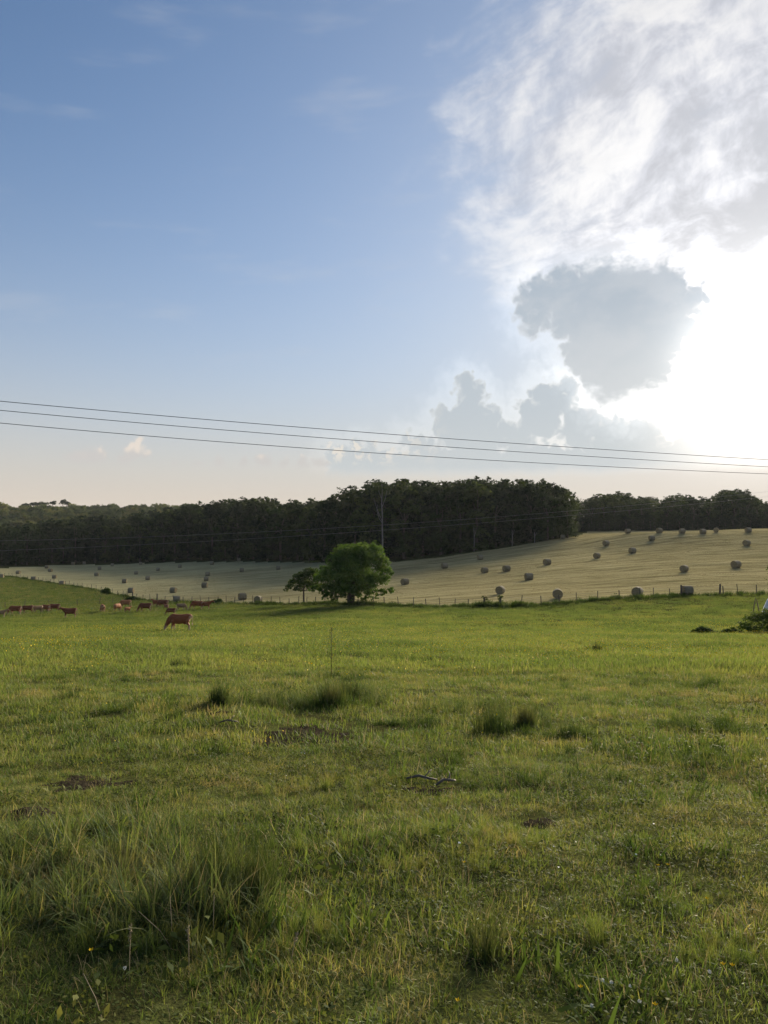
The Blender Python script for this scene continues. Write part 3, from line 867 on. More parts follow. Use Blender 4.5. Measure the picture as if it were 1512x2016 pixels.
def m_simple(name, c, rough=0.8):
    m, nt, out = new_mat(name); n = noise(nt, opos(nt), 9.0, 4.0, 0.6)
    cc = ramp(nt, n, [(0.3, tuple(q * 0.65 for q in c)), (0.7, tuple(min(1, q * 1.25) for q in c))])
    bsdf(nt, out, cc, rough, 0.2, bump=n, bstr=0.4, bdist=0.02); return m
M['dock'] = m_simple('dock_stalk', (0.085, 0.045, 0.028))
M['stem'] = m_simple('green_stem', (0.09, 0.12, 0.03))
M['dead_wood'] = m_simple('dead_wood', (0.13, 0.11, 0.09))
M['seed'] = m_simple('dry_seed', (0.27, 0.22, 0.14))

def dock():
    p = hit(652, 1336); h = 100 / F * p.y
    o = empty('dock_stalk', p); tag(o, 'single tall brown dock stalk standing in the meadow', 'dock plant')
    V, Q, T = tube([(0, 0, -0.03), (0.01, 0, h * 0.5), (-0.004, 0, h)], [0.0085, 0.007, 0.004], 6)
    child('stem', np_mesh('dock_stem', V, [Q, T], [M['dock']]), o)
    n = 170
    t = rng.uniform(0, 1, n) ** 1.2
    C = np.stack([rng.normal(0, 0.022, n) * (1 + t), rng.normal(0, 0.022, n) * (1 + t), h * (1.0 - 0.24 * t)], 1)
    V, Q = leaf_quads(C, np.tile([0, 0, 1.0], (n, 1)), 0.010)
    tag(child('seed_head', np_mesh('dock_seed', V, [Q], [M['dock']]), o), kind='stuff')
    for k, (zz, a) in enumerate(((0.55, 0.4), (0.72, 2.6), (0.40, 4.2))):
        V, Q = blades(1, 0.12, 0.13, 0.02, 0.001, 0.6, 0.9, 4); V = V + np.array([0, 0, h * zz])
        child('leaf', np_mesh('dock_leaf', V, [Q], [M['stem']]), o)
dock()

def flower(u, v, kind, label, hh):
    p = hit(u, v + hh / p_scale(u, v))
    o = empty('buttercup' if kind == 'yellow' else 'clover_flower', p)
    tag(o, label, 'buttercup' if kind == 'yellow' else 'clover', 'single buttercups near the viewer' if kind == 'yellow' else 'single clover heads near the viewer')
    lean = random.uniform(-0.02, 0.02)
    V, Q, T = tube([(0, 0, -0.01), (lean * 0.4, 0, hh * 0.55), (lean, 0, hh)], [0.0018, 0.0015, 0.0012], 5)
    child('stem', np_mesh('flower_stem', V, [Q, T], [M['stem']]), o)
    if kind == 'yellow':
        for k in range(5):
            a = 2 * math.pi * k / 5; r = 0.011
            c, s = math.cos(a), math.sin(a)
            pts = [(0, 0, 0), (r * 0.7 * math.cos(a - .5), r * 0.7 * math.sin(a - .5), 0.006), (r * c, r * s, 0.011), (r * .7 * math.cos(a + .5), r * .7 * math.sin(a + .5), 0.006)]
            V = np.array(pts) + np.array([lean, 0, hh])
            child('petal', np_mesh('petal', V, [np.array([[0, 1, 2, 3]])], [M['yellow']]), o)
    else:
        n = 46
        N_ = rng.normal(0, 1, (n, 3)); N_ /= np.linalg.norm(N_, axis=1)[:, None]
        V, Q = leaf_quads(N_ * 0.006 + np.array([lean, 0, hh]), N_, 0.003)
        child('flower_head', np_mesh('clover_head', V, [Q], [M['white']]), o)
def p_scale(u, v):
    p = hit(u, v); return p.y / F
for (u, v, t) in [(187, 1877, 'lone buttercup at the lower left below the tall grass'), (1143, 1950, 'buttercup beside the clover heads near the bottom'), (1300, 1985, 'buttercup nearest the bottom right corner'),
                  (903, 1977, 'buttercup low down, left of the clover heads'), (920, 1702, 'buttercup above the nearest rush tussock'), (1302, 1708, 'left one of the pair of buttercups on the right'),
                  (1316, 1707, 'right one of the pair of buttercups on the right'), (1387, 1774, 'buttercup on the right, below the pair'), (203, 1505, 'buttercup by the left mud patch'), (1429, 1905, 'buttercup near the right edge, upper one'), (1440, 1907, 'buttercup near the right edge, lower one')]:
    flower(u, v, 'yellow', t, 0.11)
for (u, v, t) in [(237, 1908, 'white clover head right of the lone lower left buttercup'), (1185, 1932, 'leftmost white clover head of the bottom right cluster'), (1206, 1936, 'second white clover head of the bottom right cluster'),
                  (1232, 1943, 'third white clover head of the bottom right cluster'), (1406, 1915, 'white clover head beside the right edge buttercups'), (1252, 1973, 'lowest white clover head of the bottom right cluster'),
                  (1336, 1892, 'white clover head above the bottom right cluster'), (1173, 1982, 'white clover head just above the bottom edge')]:
    flower(u, v, 'white', t, 0.07)

def seed_stem(u0, v0, u1, v1, head, label):
    p = hit(u0, v0); k = p.y / F
    dx, h = (u1 - u0) * k, (v0 - v1) * k
    o = empty('grass_stem', p); tag(o, label, 'grass stem', 'dry grass stems standing near the viewer')
    V, Q, T = tube([(0, 0, -0.02), (dx * 0.4, 0, h * 0.5), (dx, 0.01, h)], [0.0022, 0.0018, 0.0011], 5)
    child('stalk', np_mesh('stalk', V, [Q, T], [M['seed']]), o)
    if head:
        n = 44; t = rng.uniform(0, 1, n)
        C = np.stack([dx - dx * 0.4 * t + rng.normal(0, 0.004, n), rng.normal(0, 0.004, n), h * (1.0 - 0.30 * t)], 1)
        V, Q = leaf_quads(C, np.tile([0, -1.0, 0.2], (n, 1)), 0.006, aspect=0.3)
        tag(child('seed_head', np_mesh('seed_head', V, [Q], [M['seed']]), o), kind='stuff')
seed_stem(254, 1930, 256, 1822, True, 'dry seed headed grass stem right of the lone buttercup')
seed_stem(372, 1920, 370, 1826, True, 'dry seed headed grass stem below the rush tussocks')
seed_stem(205, 2010, 162, 1922, False, 'bare yellow straw leaning left at the bottom left')
seed_stem(345, 1870, 272, 1798, False, 'bare stem leaning left before the tall grass')
seed_stem(420, 1850, 420, 1765, False, 'bare upright stem before the dark rushes')
seed_stem(570, 1910, 585, 1838, True, 'seed headed stem right of the tall grass')
seed_stem(340, 1860, 333, 1768, False, 'thin pale stem in front of the tall grass')

def stick(u, v, wpx, ang, label):
    p = hit(u, v); k = p.y / F; L = wpx * k
    V, Q, T = tube([(-L / 2, 0, 0.05), (-L * .1, 0.02, 0.075), (L * .25, -0.01, 0.065), (L / 2, 0.03, 0.045)], [0.010, 0.014, 0.012, 0.006], 6)
    o = empty('dead_branch', p, R_(ang)); tag(o, label, 'branch')
    child('stick', np_mesh('stick', V, [Q, T], [M['dead_wood']]), o)
    V, Q, T = tube([(L * .1, 0, 0.07), (L * .22, 0.03, 0.11), (L * .3, 0.07, 0.12)], [0.008, 0.006, 0.003], 5)
    child('twig', np_mesh('twig', V, [Q, T], [M['dead_wood']]), o)
stick(450, 1429, 36, 8, 'pale dead branch lying beside the small mud patch')
stick(830, 1545, 60, -10, 'grey dead branch across the bare earth scar, upper left')
stick(880, 1552, 50, 30, 'grey dead branch on the bare earth scar, right end')
#stick(655, 1955, 60, 25, 'dry stalk lying in the grass at the bottom, left of centre')

# ------------------------------------------------------------------ trees
def bark(name, c1, c2):
    m, nt, out = new_mat(name)
    n = noise(nt, smap(nt, opos(nt), (5, 5, 0.8)), 1.6, 5.0, 0.65)
    bsdf(nt, out, ramp(nt, n, [(0.3, c1), (0.7, c2)]), 0.9, 0.15, bump=n, bstr=0.8, bdist=0.06)
    return m
M['bark'] = bark('oak_bark', (0.045, 0.036, 0.026), (0.13, 0.11, 0.085))
M['pale_bark'] = bark('bare_pale_bark', (0.12, 0.112, 0.10), (0.27, 0.255, 0.235))
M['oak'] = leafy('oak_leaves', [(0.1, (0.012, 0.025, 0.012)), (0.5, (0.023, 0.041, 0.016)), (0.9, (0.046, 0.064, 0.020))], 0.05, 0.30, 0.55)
M['oak_light'] = leafy('lit_hill_leaves', [(0.2, (0.042, 0.066, 0.022)), (0.5, (0.070, 0.098, 0.030)), (0.8, (0.13, 0.14, 0.04))], 0.012, 0.30, 0.6)  # lit tops of the hill trees put into a lighter leaf colour
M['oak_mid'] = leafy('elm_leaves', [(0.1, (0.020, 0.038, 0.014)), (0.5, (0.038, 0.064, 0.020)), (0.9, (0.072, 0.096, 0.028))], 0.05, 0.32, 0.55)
M['walnut'] = leafy('walnut_leaves', [(0.15, (0.056, 0.106, 0.020)), (0.5, (0.092, 0.156, 0.028)), (0.85, (0.140, 0.200, 0.038))], 0.5, 0.38, 0.0, ttint=(1.0, 1.05, 0.6))
M['thorn'] = leafy('hawthorn_leaves', [(0.15, (0.036, 0.068, 0.016)), (0.5, (0.060, 0.100, 0.022)), (0.85, (0.095, 0.130, 0.03))], 0.6, 0.35, 0.0)

def crown(lobes, per_lobe, clusters, leaf, r, squash=0.85, tight=1.0):
    """leaves gathered in twig clusters near the surface of each lobe"""
    Cs, Ns = [], []
    L = np.array(lobes, float)
    tot = (L[:, 3] ** 2).sum()
    for (cx, cy, cz, rad) in lobes:
        w = rad * rad / tot * len(lobes)
        nc = max(5, int(clusters * w)); nl = max(6, int(per_lobe / clusters))
        d = r.normal(0, 1, (nc, 3)); d /= np.linalg.norm(d, axis=1)[:, None]
        d[:, 2] = np.where(d[:, 2] < -0.35, -d[:, 2] * 0.6, d[:, 2])
        k = r.uniform(0.62, 1.08, nc) * np.where(r.uniform(0, 1, nc) < 0.12, 1.12, 1.0)
        cc = np.array([cx, cy, cz]) + d * (rad * k)[:, None] * np.array([1, 1, squash])
        g = r.normal(0, 1, (nc, nl, 3)) * (rad * tight * r.uniform(0.10, 0.21, nc))[:, None, None] * np.array([1, 1, 0.7])
        Cs.append((cc[:, None] + g).reshape(-1, 3))
        Ns.append(np.repeat(d * 0.7 + np.array([0, 0, 0.5]), nl, axis=0))
    return leaf_quads(np.concatenate(Cs), np.concatenate(Ns), leaf, r)

def limbs(base_r, h_fork, lobes, r, n_limbs=8, top=None, sides=6):
    """trunk with limbs reaching into the lobes"""
    parts = []
    tp = top if top is not None else (0, 0, h_fork)
    V, Q, T = tube([(0, 0, -0.3), (0, 0, 0.15 * h_fork), (tp[0] * 0.5, tp[1] * 0.5, h_fork * 0.6), tp], [base_r * 1.35, base_r * 1.0, base_r * 0.82, base_r * 0.66], 8)
    parts.append((V, Q, 0)); tri = [(V, T)]
    idx = r.permutation(len(lobes))[:n_limbs]
    for i in idx:
        c = np.array(lobes[i][:3]); b = np.array(tp) * r.uniform(0.75, 1.0)
        m = b * 0.5 + c * 0.5 + r.normal(0, 0.08, 3) * np.linalg.norm(c - b)
        V, Q, T = tube([tuple(b), tuple(m), tuple(c)], [base_r * 0.42, base_r * 0.27, base_r * 0.08], sides)
        parts.append((V, Q, 0))
    return join(parts)

def wood_proto(seed, mat):
    """a 20 m forest-edge tree; returns crown mesh, trunk mesh data"""
    r = np.random.default_rng(seed)
    lobes = []
    wdt = r.uniform(3.6, 5.0)
    n = r.integers(11, 15)
    for i in range(n):
        z = 4.0 + 13.2 * (i + r.uniform(0, 1)) / n
        t = (z - 4) / 14.0
        rad_at = wdt * (0.80 + 0.35 * math.sin(math.pi * min(1, t * 0.9 + 0.1)) - 0.70 * max(0, t - 0.62))
        a = i * 2.4 + r.uniform(-0.5, 0.5)
        rl = r.uniform(1.9, 3.0) * (1.05 - 0.35 * t)
        k = max(0.2, rad_at - rl * 0.7)
        lobes.append((k * math.cos(a), k * math.sin(a), z, rl))
    lobes.append((r.normal(0, 0.8), r.normal(0, 0.8), 17.9, r.uniform(1.5, 2.1)))
    lobes.append((r.normal(0, 1.5), r.normal(0, 1.5), 16.2, r.uniform(1.8, 2.4)))
    for k in range(7):
        a = k * 0.9 + r.uniform(0, 0.5); q = r.uniform(1.5, 3.6); lobes.append((q * math.cos(a), q * math.sin(a), r.uniform(0.8, 3.4), r.uniform(1.5, 2.2)))
    V, Q = crown(lobes, 150, 15, 0.40, r)
    tv, tf, tm = limbs(0.34, 11.0, [l for l in lobes if l[2] > 8], r, 7)
    return (V, Q), (tv, tf, tm)

def interp(tbl, u):
    ks = sorted(tbl); return float(np.interp(u, ks, [tbl[k] for k in ks]))
SIL = {-200: 1040, 0: 1036, 60: 1030, 120: 1022, 200: 1016, 270: 1013, 320: 1006, 350: 994, 420: 988, 470: 986, 520: 976, 560: 985, 610: 981, 650: 976, 690: 959, 740: 946, 800: 943, 850: 949, 900: 946, 940: 938, 990: 946, 1010: 950, 1040: 942, 1080: 946, 1110: 957, 1128: 976, 1140: 988}
SIL_R = {1140: 986, 1180: 972, 1210: 965, 1240: 972, 1270: 979, 1300: 982, 1330: 972, 1360: 976, 1400: 979, 1420: 966, 1450: 960, 1480: 966, 1495: 985, 1512: 986, 1800: 984}
PROTO = []
for k in range(8):
    (cV, cQ), (tV, tF, tM) = wood_proto(100 + k, None)
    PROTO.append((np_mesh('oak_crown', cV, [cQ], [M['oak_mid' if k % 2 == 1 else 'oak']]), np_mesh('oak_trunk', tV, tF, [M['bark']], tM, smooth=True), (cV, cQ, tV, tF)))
ORD = ['first', 'second', 'third', 'fourth', 'fifth', 'sixth', 'seventh', 'eighth', 'ninth', 'tenth', 'eleventh', 'twelfth', 'thirteenth', 'fourteenth', 'fifteenth', 'sixteenth', 'seventeenth', 'eighteenth', 'nineteenth', 'twentieth', 'twenty-first', 'twenty-second', 'twenty-third', 'twenty-fourth']

def wood_tree(u, d, top_v, label, group, k, wide=1.0):
    x = ray(u, HOR).x / ray(u, HOR).y * d
    z = hz(x, d)
    h = at_depth(u, top_v, d).z - z
    s = max(0.45, h / 19.4)
    o = empty('oak_tree', (x, d, z - 0.1), random.uniform(0, 6.28), (s * wide, s * wide, s))
    child('crown', PROTO[k][0], o); child('trunk', PROTO[k][1], o)
    tag(o, label, 'tree', group)
    return o

def left_depth(u): return field_depth(u, interp(wood_v, u))
# the long wood: front trees from the left edge of the picture to the end of the wood
us = []
u = -40.0
while u < 1128:
    us.append(u); u += (25 + random.uniform(-4, 6)) * (300.0 / left_depth(u)) ** 0.9
marks = [('left', 0, 'from the left edge of the picture'), ('lone', 690, 'the lone walnut'), ('pale', 752, 'the bare pale trunk'), ('end', 1130, 'the right end of the wood')]
group_n = {}
names = {}
segs = {'a': (-100, 330), 'b': (330, 620), 'c': (620, 752), 'd': (752, 930), 'e': (930, 1140)}
for q, u in enumerate(us):
    sg = [s for s, (a, b) in segs.items() if a <= u < b][0]
    names.setdefault(sg, []).append(q)
for sg, lst in names.items():
    for i, q in enumerate(lst):
        u = us[q]
        if sg == 'a': lab = 'low dark tree at the wood edge, %s counting from the left picture edge' % ORD[i]
        elif sg == 'b': lab = 'dark wood edge tree behind the hay field, %s to the left of the lone walnut' % ORD[len(lst) - 1 - i]
        elif sg == 'c': lab = 'dark wood edge tree above the lone walnut, %s left of the bare pale trunk' % ORD[len(lst) - 1 - i]
        elif sg == 'd': lab = 'tall dark wood edge tree, %s right of the bare pale trunk' % ORD[i]
        else: lab = 'tall wood edge tree on the rise, %s from the right end of the long wood' % ORD[len(lst) - 1 - i]
        d = left_depth(u) * (1.03 + random.uniform(0, 0.03))
        tv = interp(SIL, u) + random.uniform(-4, 20) + (8 if q % 2 else 0)
        wood_tree(u, d, tv, lab, 'front trees of the long wood', q % 8, random.uniform(0.95, 1.2))
# the wood behind the brow on the right
us2 = []
u = 1142.0
while u < 1540:
    us2.append(u); u += 24 + random.uniform(-4, 6)
for i, u in enumerate(us2):
    lab = ('dim tree of the wood beyond the brow, %s right of the long wood end' % ORD[i]) if i < 9 else ('dim tree of the wood beyond the brow, %s from the right picture edge' % ORD[max(0, len([w for w in us2 if w < 1512]) - 1 - i)] if u < 1512 else 'dim tree of the wood beyond the brow, %s outside the right picture edge' % ORD[len([w for w in us2[:i] if w >= 1512])])
    wood_tree(u, 305 + random.uniform(0, 14), interp(SIL_R, u) + random.uniform(0, 9), lab, 'front trees of the wood beyond the brow', (i * 3 + 1) % 8, random.uniform(0.95, 1.25))

# depth of the woods behind their front trees: reads as one mass
P, S3 = [], []
def mass(u, d, tv):
    x = ray(u, HOR).x / ray(u, HOR).y * d; z = hz(x, d); h = at_depth(u, tv, d).z - z
    if h < 4: return
    s = h / 19.4; P.append((x, d, z)); S3.append((s * 1.1, s * 1.1, s))
for row, f in enumerate((1.085, 1.15, 1.24)):
    u = -120.0
    while u < 1122 - row * 4:
        d = left_depth(u) * f * random.uniform(0.98, 1.02)
        mass(u, d, interp(SIL, u) + random.uniform(-6, 12)); u += random.uniform(14, 26) * (300 / d) ** 0.5
for row, d in enumerate((326, 342, 362)):
    u = 1120.0
    while u < 1680:
        mass(u, d * random.uniform(0.98, 1.02), interp(SIL_R, u) + random.uniform(-3, 7)); u += random.uniform(15, 26)
for d in (301, 316, 333):
    u = 1136.0
    while u < 1660:
        x = ray(u, HOR).x / ray(u, HOR).y * d; s = random.uniform(0.24, 0.38)
        P.append((x, d, hz(x, d) - 0.6)); S3.append((s * 1.3, s * 1.3, s)); u += random.uniform(9, 15)
vs = []
for k in (0, 2, 4, 5):
    cV, cQ, tV, tF = PROTO[k][2]
    V, Fs, m = join([(cV, cQ, 0)] + [(tV, f, 1) for f in tF][:0])
    off = len(V); V = np.concatenate([V, tV]); Fs = Fs + [f + off for f in tF]; m = np.concatenate([m, np.ones(sum(len(f) for f in tF), int)])
    vs.append((V, Fs, m))
n = len(P)
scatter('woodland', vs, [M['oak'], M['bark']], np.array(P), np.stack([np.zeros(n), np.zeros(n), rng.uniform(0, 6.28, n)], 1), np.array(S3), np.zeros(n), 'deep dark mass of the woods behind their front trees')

# wooded hill far off on the left
def hill_wood():
    vs = []
    for k in range(4):
        r = np.random.default_rng(300 + k)
        lobes = [(r.normal(0, 1.9), r.normal(0, 1.9), r.uniform(3.5, 9.0), r.uniform(1.8, 3.0)) for _ in range(9)]
        V, Q = crown(lobes, 110, 12, 0.62, r)
        vs.append((V, [Q], np.zeros(len(Q), int)))
    n = 1500
    uu = rng.uniform(-320, 480, n); d = rng.uniform(560, 800, n)
    x = (uu - 756) / F * d; z = height(x, d, False)
    s = rng.uniform(0.75, 1.2, n)
    scatter('hillside_wood', vs, [M['oak_light']], np.stack([x, d, z - 1.5], 1), np.stack([np.zeros(n), np.zeros(n), rng.uniform(0, 6.28, n)], 1), np.stack([s, s, s * rng.uniform(0.8, 1.2, n)], 1), np.zeros(n), 'pale green wood covering the far hill on the left')
hill_wood()

def pine(u, top_v, label, seed):
    r = np.random.default_rng(seed); d = 770.0
    x = (u - 756) / F * d; z = hz(x, d); h = at_depth(u, top_v, d).z - z
    o = empty('pine_tree', (x, d, z)); tag(o, label, 'pine', 'pines on the crest of the far hill')
    lobes = [(r.normal(0, 1.6), r.normal(0, 1.2), h - r.uniform(1.2, 3.6), r.uniform(1.5, 2.3)) for _ in range(6)]
    V, Q = crown(lobes, 130, 12, 0.55, r, 0.8)
    child('crown', np_mesh('pine_crown', V, [Q], [M['oak']]), o)
    V, Q, T = tube([(0, 0, -0.5), (0.2, 0, h * 0.5), (0, 0, h - 1.5)], [0.45, 0.38, 0.25], 6)
    child('trunk', np_mesh('pine_trunk', V, [Q, T], [M['bark']]), o)
for i, (u, tv, t) in enumerate([(52, 988, 'leftmost umbrella shaped pine on the far hill crest'), (66, 986, 'second umbrella pine from the left on the far hill crest'), (78, 985, 'third umbrella pine from the left on the far hill crest'),
                                (88, 985, 'fourth umbrella pine from the left on the far hill crest'), (103, 983, 'taller rounded pine right of the umbrella pines'), (123, 982, 'slim pine on the far hill crest, left of the pair'), (131, 983, 'rightmost pine on the far hill crest')]):
    pine(u, tv + 2.5, t, 500 + i)

# bare pale trunk before the wood
def snag():
    d = left_depth(752) * 1.0; p = at_depth(752, 1103, d); p.z = hz(p.x, d); k = d / F
    o = empty('bare_tree', p); tag(o, 'tall bare pale trunk forking near the top before the dark wood', 'dead tree')
    H = (1103 - 948) * k
    pts = [(0, 0, -0.4), (0.2, 0, H * .25), (0.1, 0, H * .45), (0.15, 0, H * .58), (-0.1, 0, H * .75), (0.05, 0, H * .9), (0.0, 0, H)]
    V, Q, T = tube(pts, [0.27, 0.24, 0.21, 0.18, 0.14, 0.10, 0.05], 8)
    child('trunk', np_mesh('snag_trunk', V, [Q, T], [M['pale_bark']], smooth=True), o)
    for a in [[(0.15, 0, H * .52), (-0.9, 0.2, H * .62), (-1.9, 0.2, H * .74), (-2.4, 0.1, H * .82)], [(0.12, 0, H * .5), (-0.8, -0.1, H * .56), (-1.5, -0.2, H * .66), (-1.3, -0.2, H * .74)], [(0, 0, H * .7), (1.0, 0.1, H * .82), (1.5, 0, H * .92)], [(0, 0, H * .8), (-0.9, 0, H * .9), (-1.1, 0, H * .97)]]:
        V, Q, T = tube(a, list(np.linspace(0.11, 0.04, len(a))), 6)
        child('branch', np_mesh('snag_branch', V, [Q, T], [M['pale_bark']], smooth=True), o)
    r = np.random.default_rng(5)
    lobes = [(r.normal(0, 2.0), r.normal(0, 1.2), H * r.uniform(.84, .99), r.uniform(1.0, 1.6)) for _ in range(7)]
    V, Q = crown(lobes, 55, 8, 0.30, r)
    child('crown', np_mesh('snag_leaves', V, [Q], [M['oak']]), o)
snag()
def pale_stem(u, v, top_v, label):
    d = left_depth(u) * 1.012; x = (u - 756) / F * d; z = hz(x, d); h = (v - top_v) / F * d
    o = empty('thin_bare_tree', (x, d, z)); tag(o, label, 'tree', 'pale trunks at the foot of the wood')
    V, Q, T = tube([(0, 0, -0.3), (0.1, 0, h * .5), (0, 0, h)], [0.12, 0.10, 0.06], 6)
    child('trunk', np_mesh('thin_trunk', V, [Q, T], [M['pale_bark']]), o)
    V, Q, T = tube([(0.05, 0, h * .6), (0.5, 0, h * .8), (0.7, 0, h)], [0.08, 0.06, 0.03], 5)
    child('branch', np_mesh('thin_branch', V, [Q, T], [M['pale_bark']]), o)
pale_stem(933, 1082, 1035, 'pale thin trunk at the wood foot, right of the bare tree')
pale_stem(1008, 1074, 1042, 'pale thin trunk at the wood foot, near its right end')
pale_stem(1052, 1070, 1048, 'short pale trunk at the wood foot, last before the brow')

# the lone walnut and its small neighbour, on the fence line
def px_tree(name, bu, bv, lob, per, clus, leaf, mat, trunk_r, fork, label, cat, seed, extra_trunks=()):
    r = np.random.default_rng(seed)
    p = hit(bu, bv); k = p.y / F
    L = []
    for (u, v, rad) in lob:
        x, z = (u - bu) * k, (bv - v) * k
        L.append((x, r.normal(0, 0.5) * rad * k, z, rad * k))
        if rad > 17:
            for sgn in (-1, 1):
                L.append((x * r.uniform(0.55, 0.8), sgn * rad * k * r.uniform(0.8, 1.5), z * r.uniform(0.86, 0.98), rad * k * r.uniform(0.7, 0.9)))
    o = empty(name, p); tag(o, label, cat)
    V, Q = crown(L, per, clus, leaf, r, tight=0.72)
    zmin = V[:, 2].reshape(-1, 4).min(1) > 0.5
    Q = Q[zmin]
    child('crown', np_mesh(name + '_crown', V, [Q], [mat]), o)
    V, Fs, m = limbs(trunk_r, fork, [l for l in L if l[2] > fork], r, 9)
    child('trunk', np_mesh(name + '_trunk', V, Fs, [M['bark']], m, smooth=True), o)
    for pts, rr in extra_trunks:
        V, Q, T = tube(pts, rr, 7); child('trunk', np_mesh(name + '_stem', V, [Q, T], [M['bark']], smooth=True), o)
    return o, p, k
px_tree('walnut_tree', 688, 1191, [(712, 1085, 20), (690, 1092, 22), (738, 1100, 19), (665, 1104, 20), (722, 1106, 26), (695, 1115, 30), (752, 1124, 17), (757, 1142, 13), (640, 1122, 15), (632, 1140, 17), (660, 1135, 28), (700, 1140, 34), (738, 1146, 24),
        (626, 1160, 14), (648, 1160, 20), (680, 1158, 26), (715, 1162, 24), (748, 1168, 12), (765, 1166, 11), (772, 1160, 6), (728, 1172, 12), (640, 1170, 10), (615, 1160, 7), (735, 1087, 20), (756, 1110, 16), (674, 1090, 20), (650, 1173, 12), (700, 1176, 14), (672, 1174, 13), (760, 1128, 14), (690, 1182, 9), (662, 1181, 9), (718, 1182, 9), (640, 1178, 7), (738, 1179, 7)],
        760, 56, 0.17, M['walnut'], 0.42, 2.2, 'big round walnut tree standing on the hay field fence line', 'tree', 61,
        [([(0.5, -0.3, -0.2), (0.6, -0.25, 1.4), (0.7, 0, 3.2)], [0.26, 0.22, 0.15])])
px_tree('hawthorn_tree', 598, 1188, [(600, 1136, 15), (618, 1130, 13), (628, 1138, 12), (584, 1146, 12), (572, 1156, 9), (564, 1162, 5), (600, 1152, 16), (618, 1154, 13), (586, 1160, 9), (630, 1155, 9), (608, 1124, 9), (590, 1136, 12), (574, 1150, 8)],
        520, 46, 0.15, M['thorn'], 0.17, 2.6, 'small flat crowned tree left of the walnut', 'tree', 62)

# ------------------------------------------------------------------ round bales
def bale_mats():
    m, nt, out = new_mat('rolled_hay')
    p = opos(nt)
    n = noise(nt, smap(nt, p, (1.0, 6, 6)), 3.0, 5.0, 0.65); b = noise(nt, p, 2.2, 3.0, 0.5)
    oi = nt.nodes.new('ShaderNodeObjectInfo'); rnd = X(nt, oi.outputs['Random'])
    c = ramp(nt, n * 0.6 + b * 0.25 + rnd * 0.15, [(0.3, (0.12, 0.104, 0.068)), (0.5, (0.20, 0.175, 0.118)), (0.7, (0.285, 0.25, 0.17))])
    bsdf(nt, out, c, 0.95, 0.1, bump=n, bstr=0.9, bdist=0.05)
    e, nt, out = new_mat('bale_end')
    n = noise(nt, opos(nt), 11.0, 5.0, 0.65)
    c = ramp(nt, n, [(0.3, (0.15, 0.12, 0.065)), (0.5, (0.25, 0.20, 0.11)), (0.7, (0.36, 0.29, 0.17))])
    bsdf(nt, out, c, 0.95, 0.1, bump=n, bstr=0.9, bdist=0.05)
    return m, e
M['bale'], M['bale_end'] = bale_mats()
BR, BW = 0.66, 1.22
def bale_meshes(seed):
    r = np.random.default_rng(seed); ns, nx = 36, 10
    V = []
    for j in range(nx + 1):
        t = j / nx; x = (t - 0.5) * BW
        rr = BR * (1 - 0.06 * abs(2 * t - 1) ** 6)
        for i in range(ns):
            a = 2 * math.pi * i / ns
            q = rr * (1 + 0.012 * math.sin(7 * a + seed) + 0.010 * math.sin(3 * a + j) + r.normal(0, 0.006)) * (1 - 0.012 * (j % 2))
            z = q * math.cos(a)
            z = max(z, -BR * 0.93)
            V.append((x, q * math.sin(a), z + BR * 0.93))
    Q = [(j * ns + i, j * ns + (i + 1) % ns, (j + 1) * ns + (i + 1) % ns, (j + 1) * ns + i) for j in range(nx) for i in range(ns)]
    side = np_mesh('bale_roll', np.array(V), [np.array(Q)], [M['bale']], smooth=True)
    ends = []
    for sg in (-1, 1):
        V = []; nr = 12
        for j in range(nr + 1):
            f = j / nr
            for i in range(ns):
                a = 2 * math.pi * i / ns
                sp = math.sin(2 * math.pi * (f * 5.0 + a / (2 * math.pi)))
                rr = f * BR * 0.945 * (1 + r.normal(0, 0.004))
                x = sg * (BW / 2 + 0.035 * (1 - f * f) + 0.018 * sp * (f < 0.97) + 0.006)
                V.append((x, rr * math.sin(a), max(rr * math.cos(a), -BR * 0.93) + BR * 0.93))
        Q = [(j * ns + i, j * ns + (i + 1) % ns, (j + 1) * ns + (i + 1) % ns, (j + 1) * ns + i) for j in range(nr) for i in range(ns)]
        ends.append(np_mesh('bale_end', np.array(V), [np.array(Q)], [M['bale_end']], smooth=True))
    return side, ends
BALES = [bale_meshes(k) for k in range(4)]
def bale(u, v, az, label, i):
    p = hit(u, v, 70.0)
    e = 0.5; gx = (hz(p.x + e, p.y) - hz(p.x - e, p.y)) / (2 * e)
    ca = math.radians(az)
    o = empty('hay_bale', (p.x, p.y, p.z - 0.03), ca, random.uniform(0.96, 1.05))
    side, ends = BALES[i % 4]
    child('roll', side, o); child('end_face', ends[0], o); child('end_face', ends[1], o)
    tag(o, label, 'hay bale', 'round hay bales on the mown field')
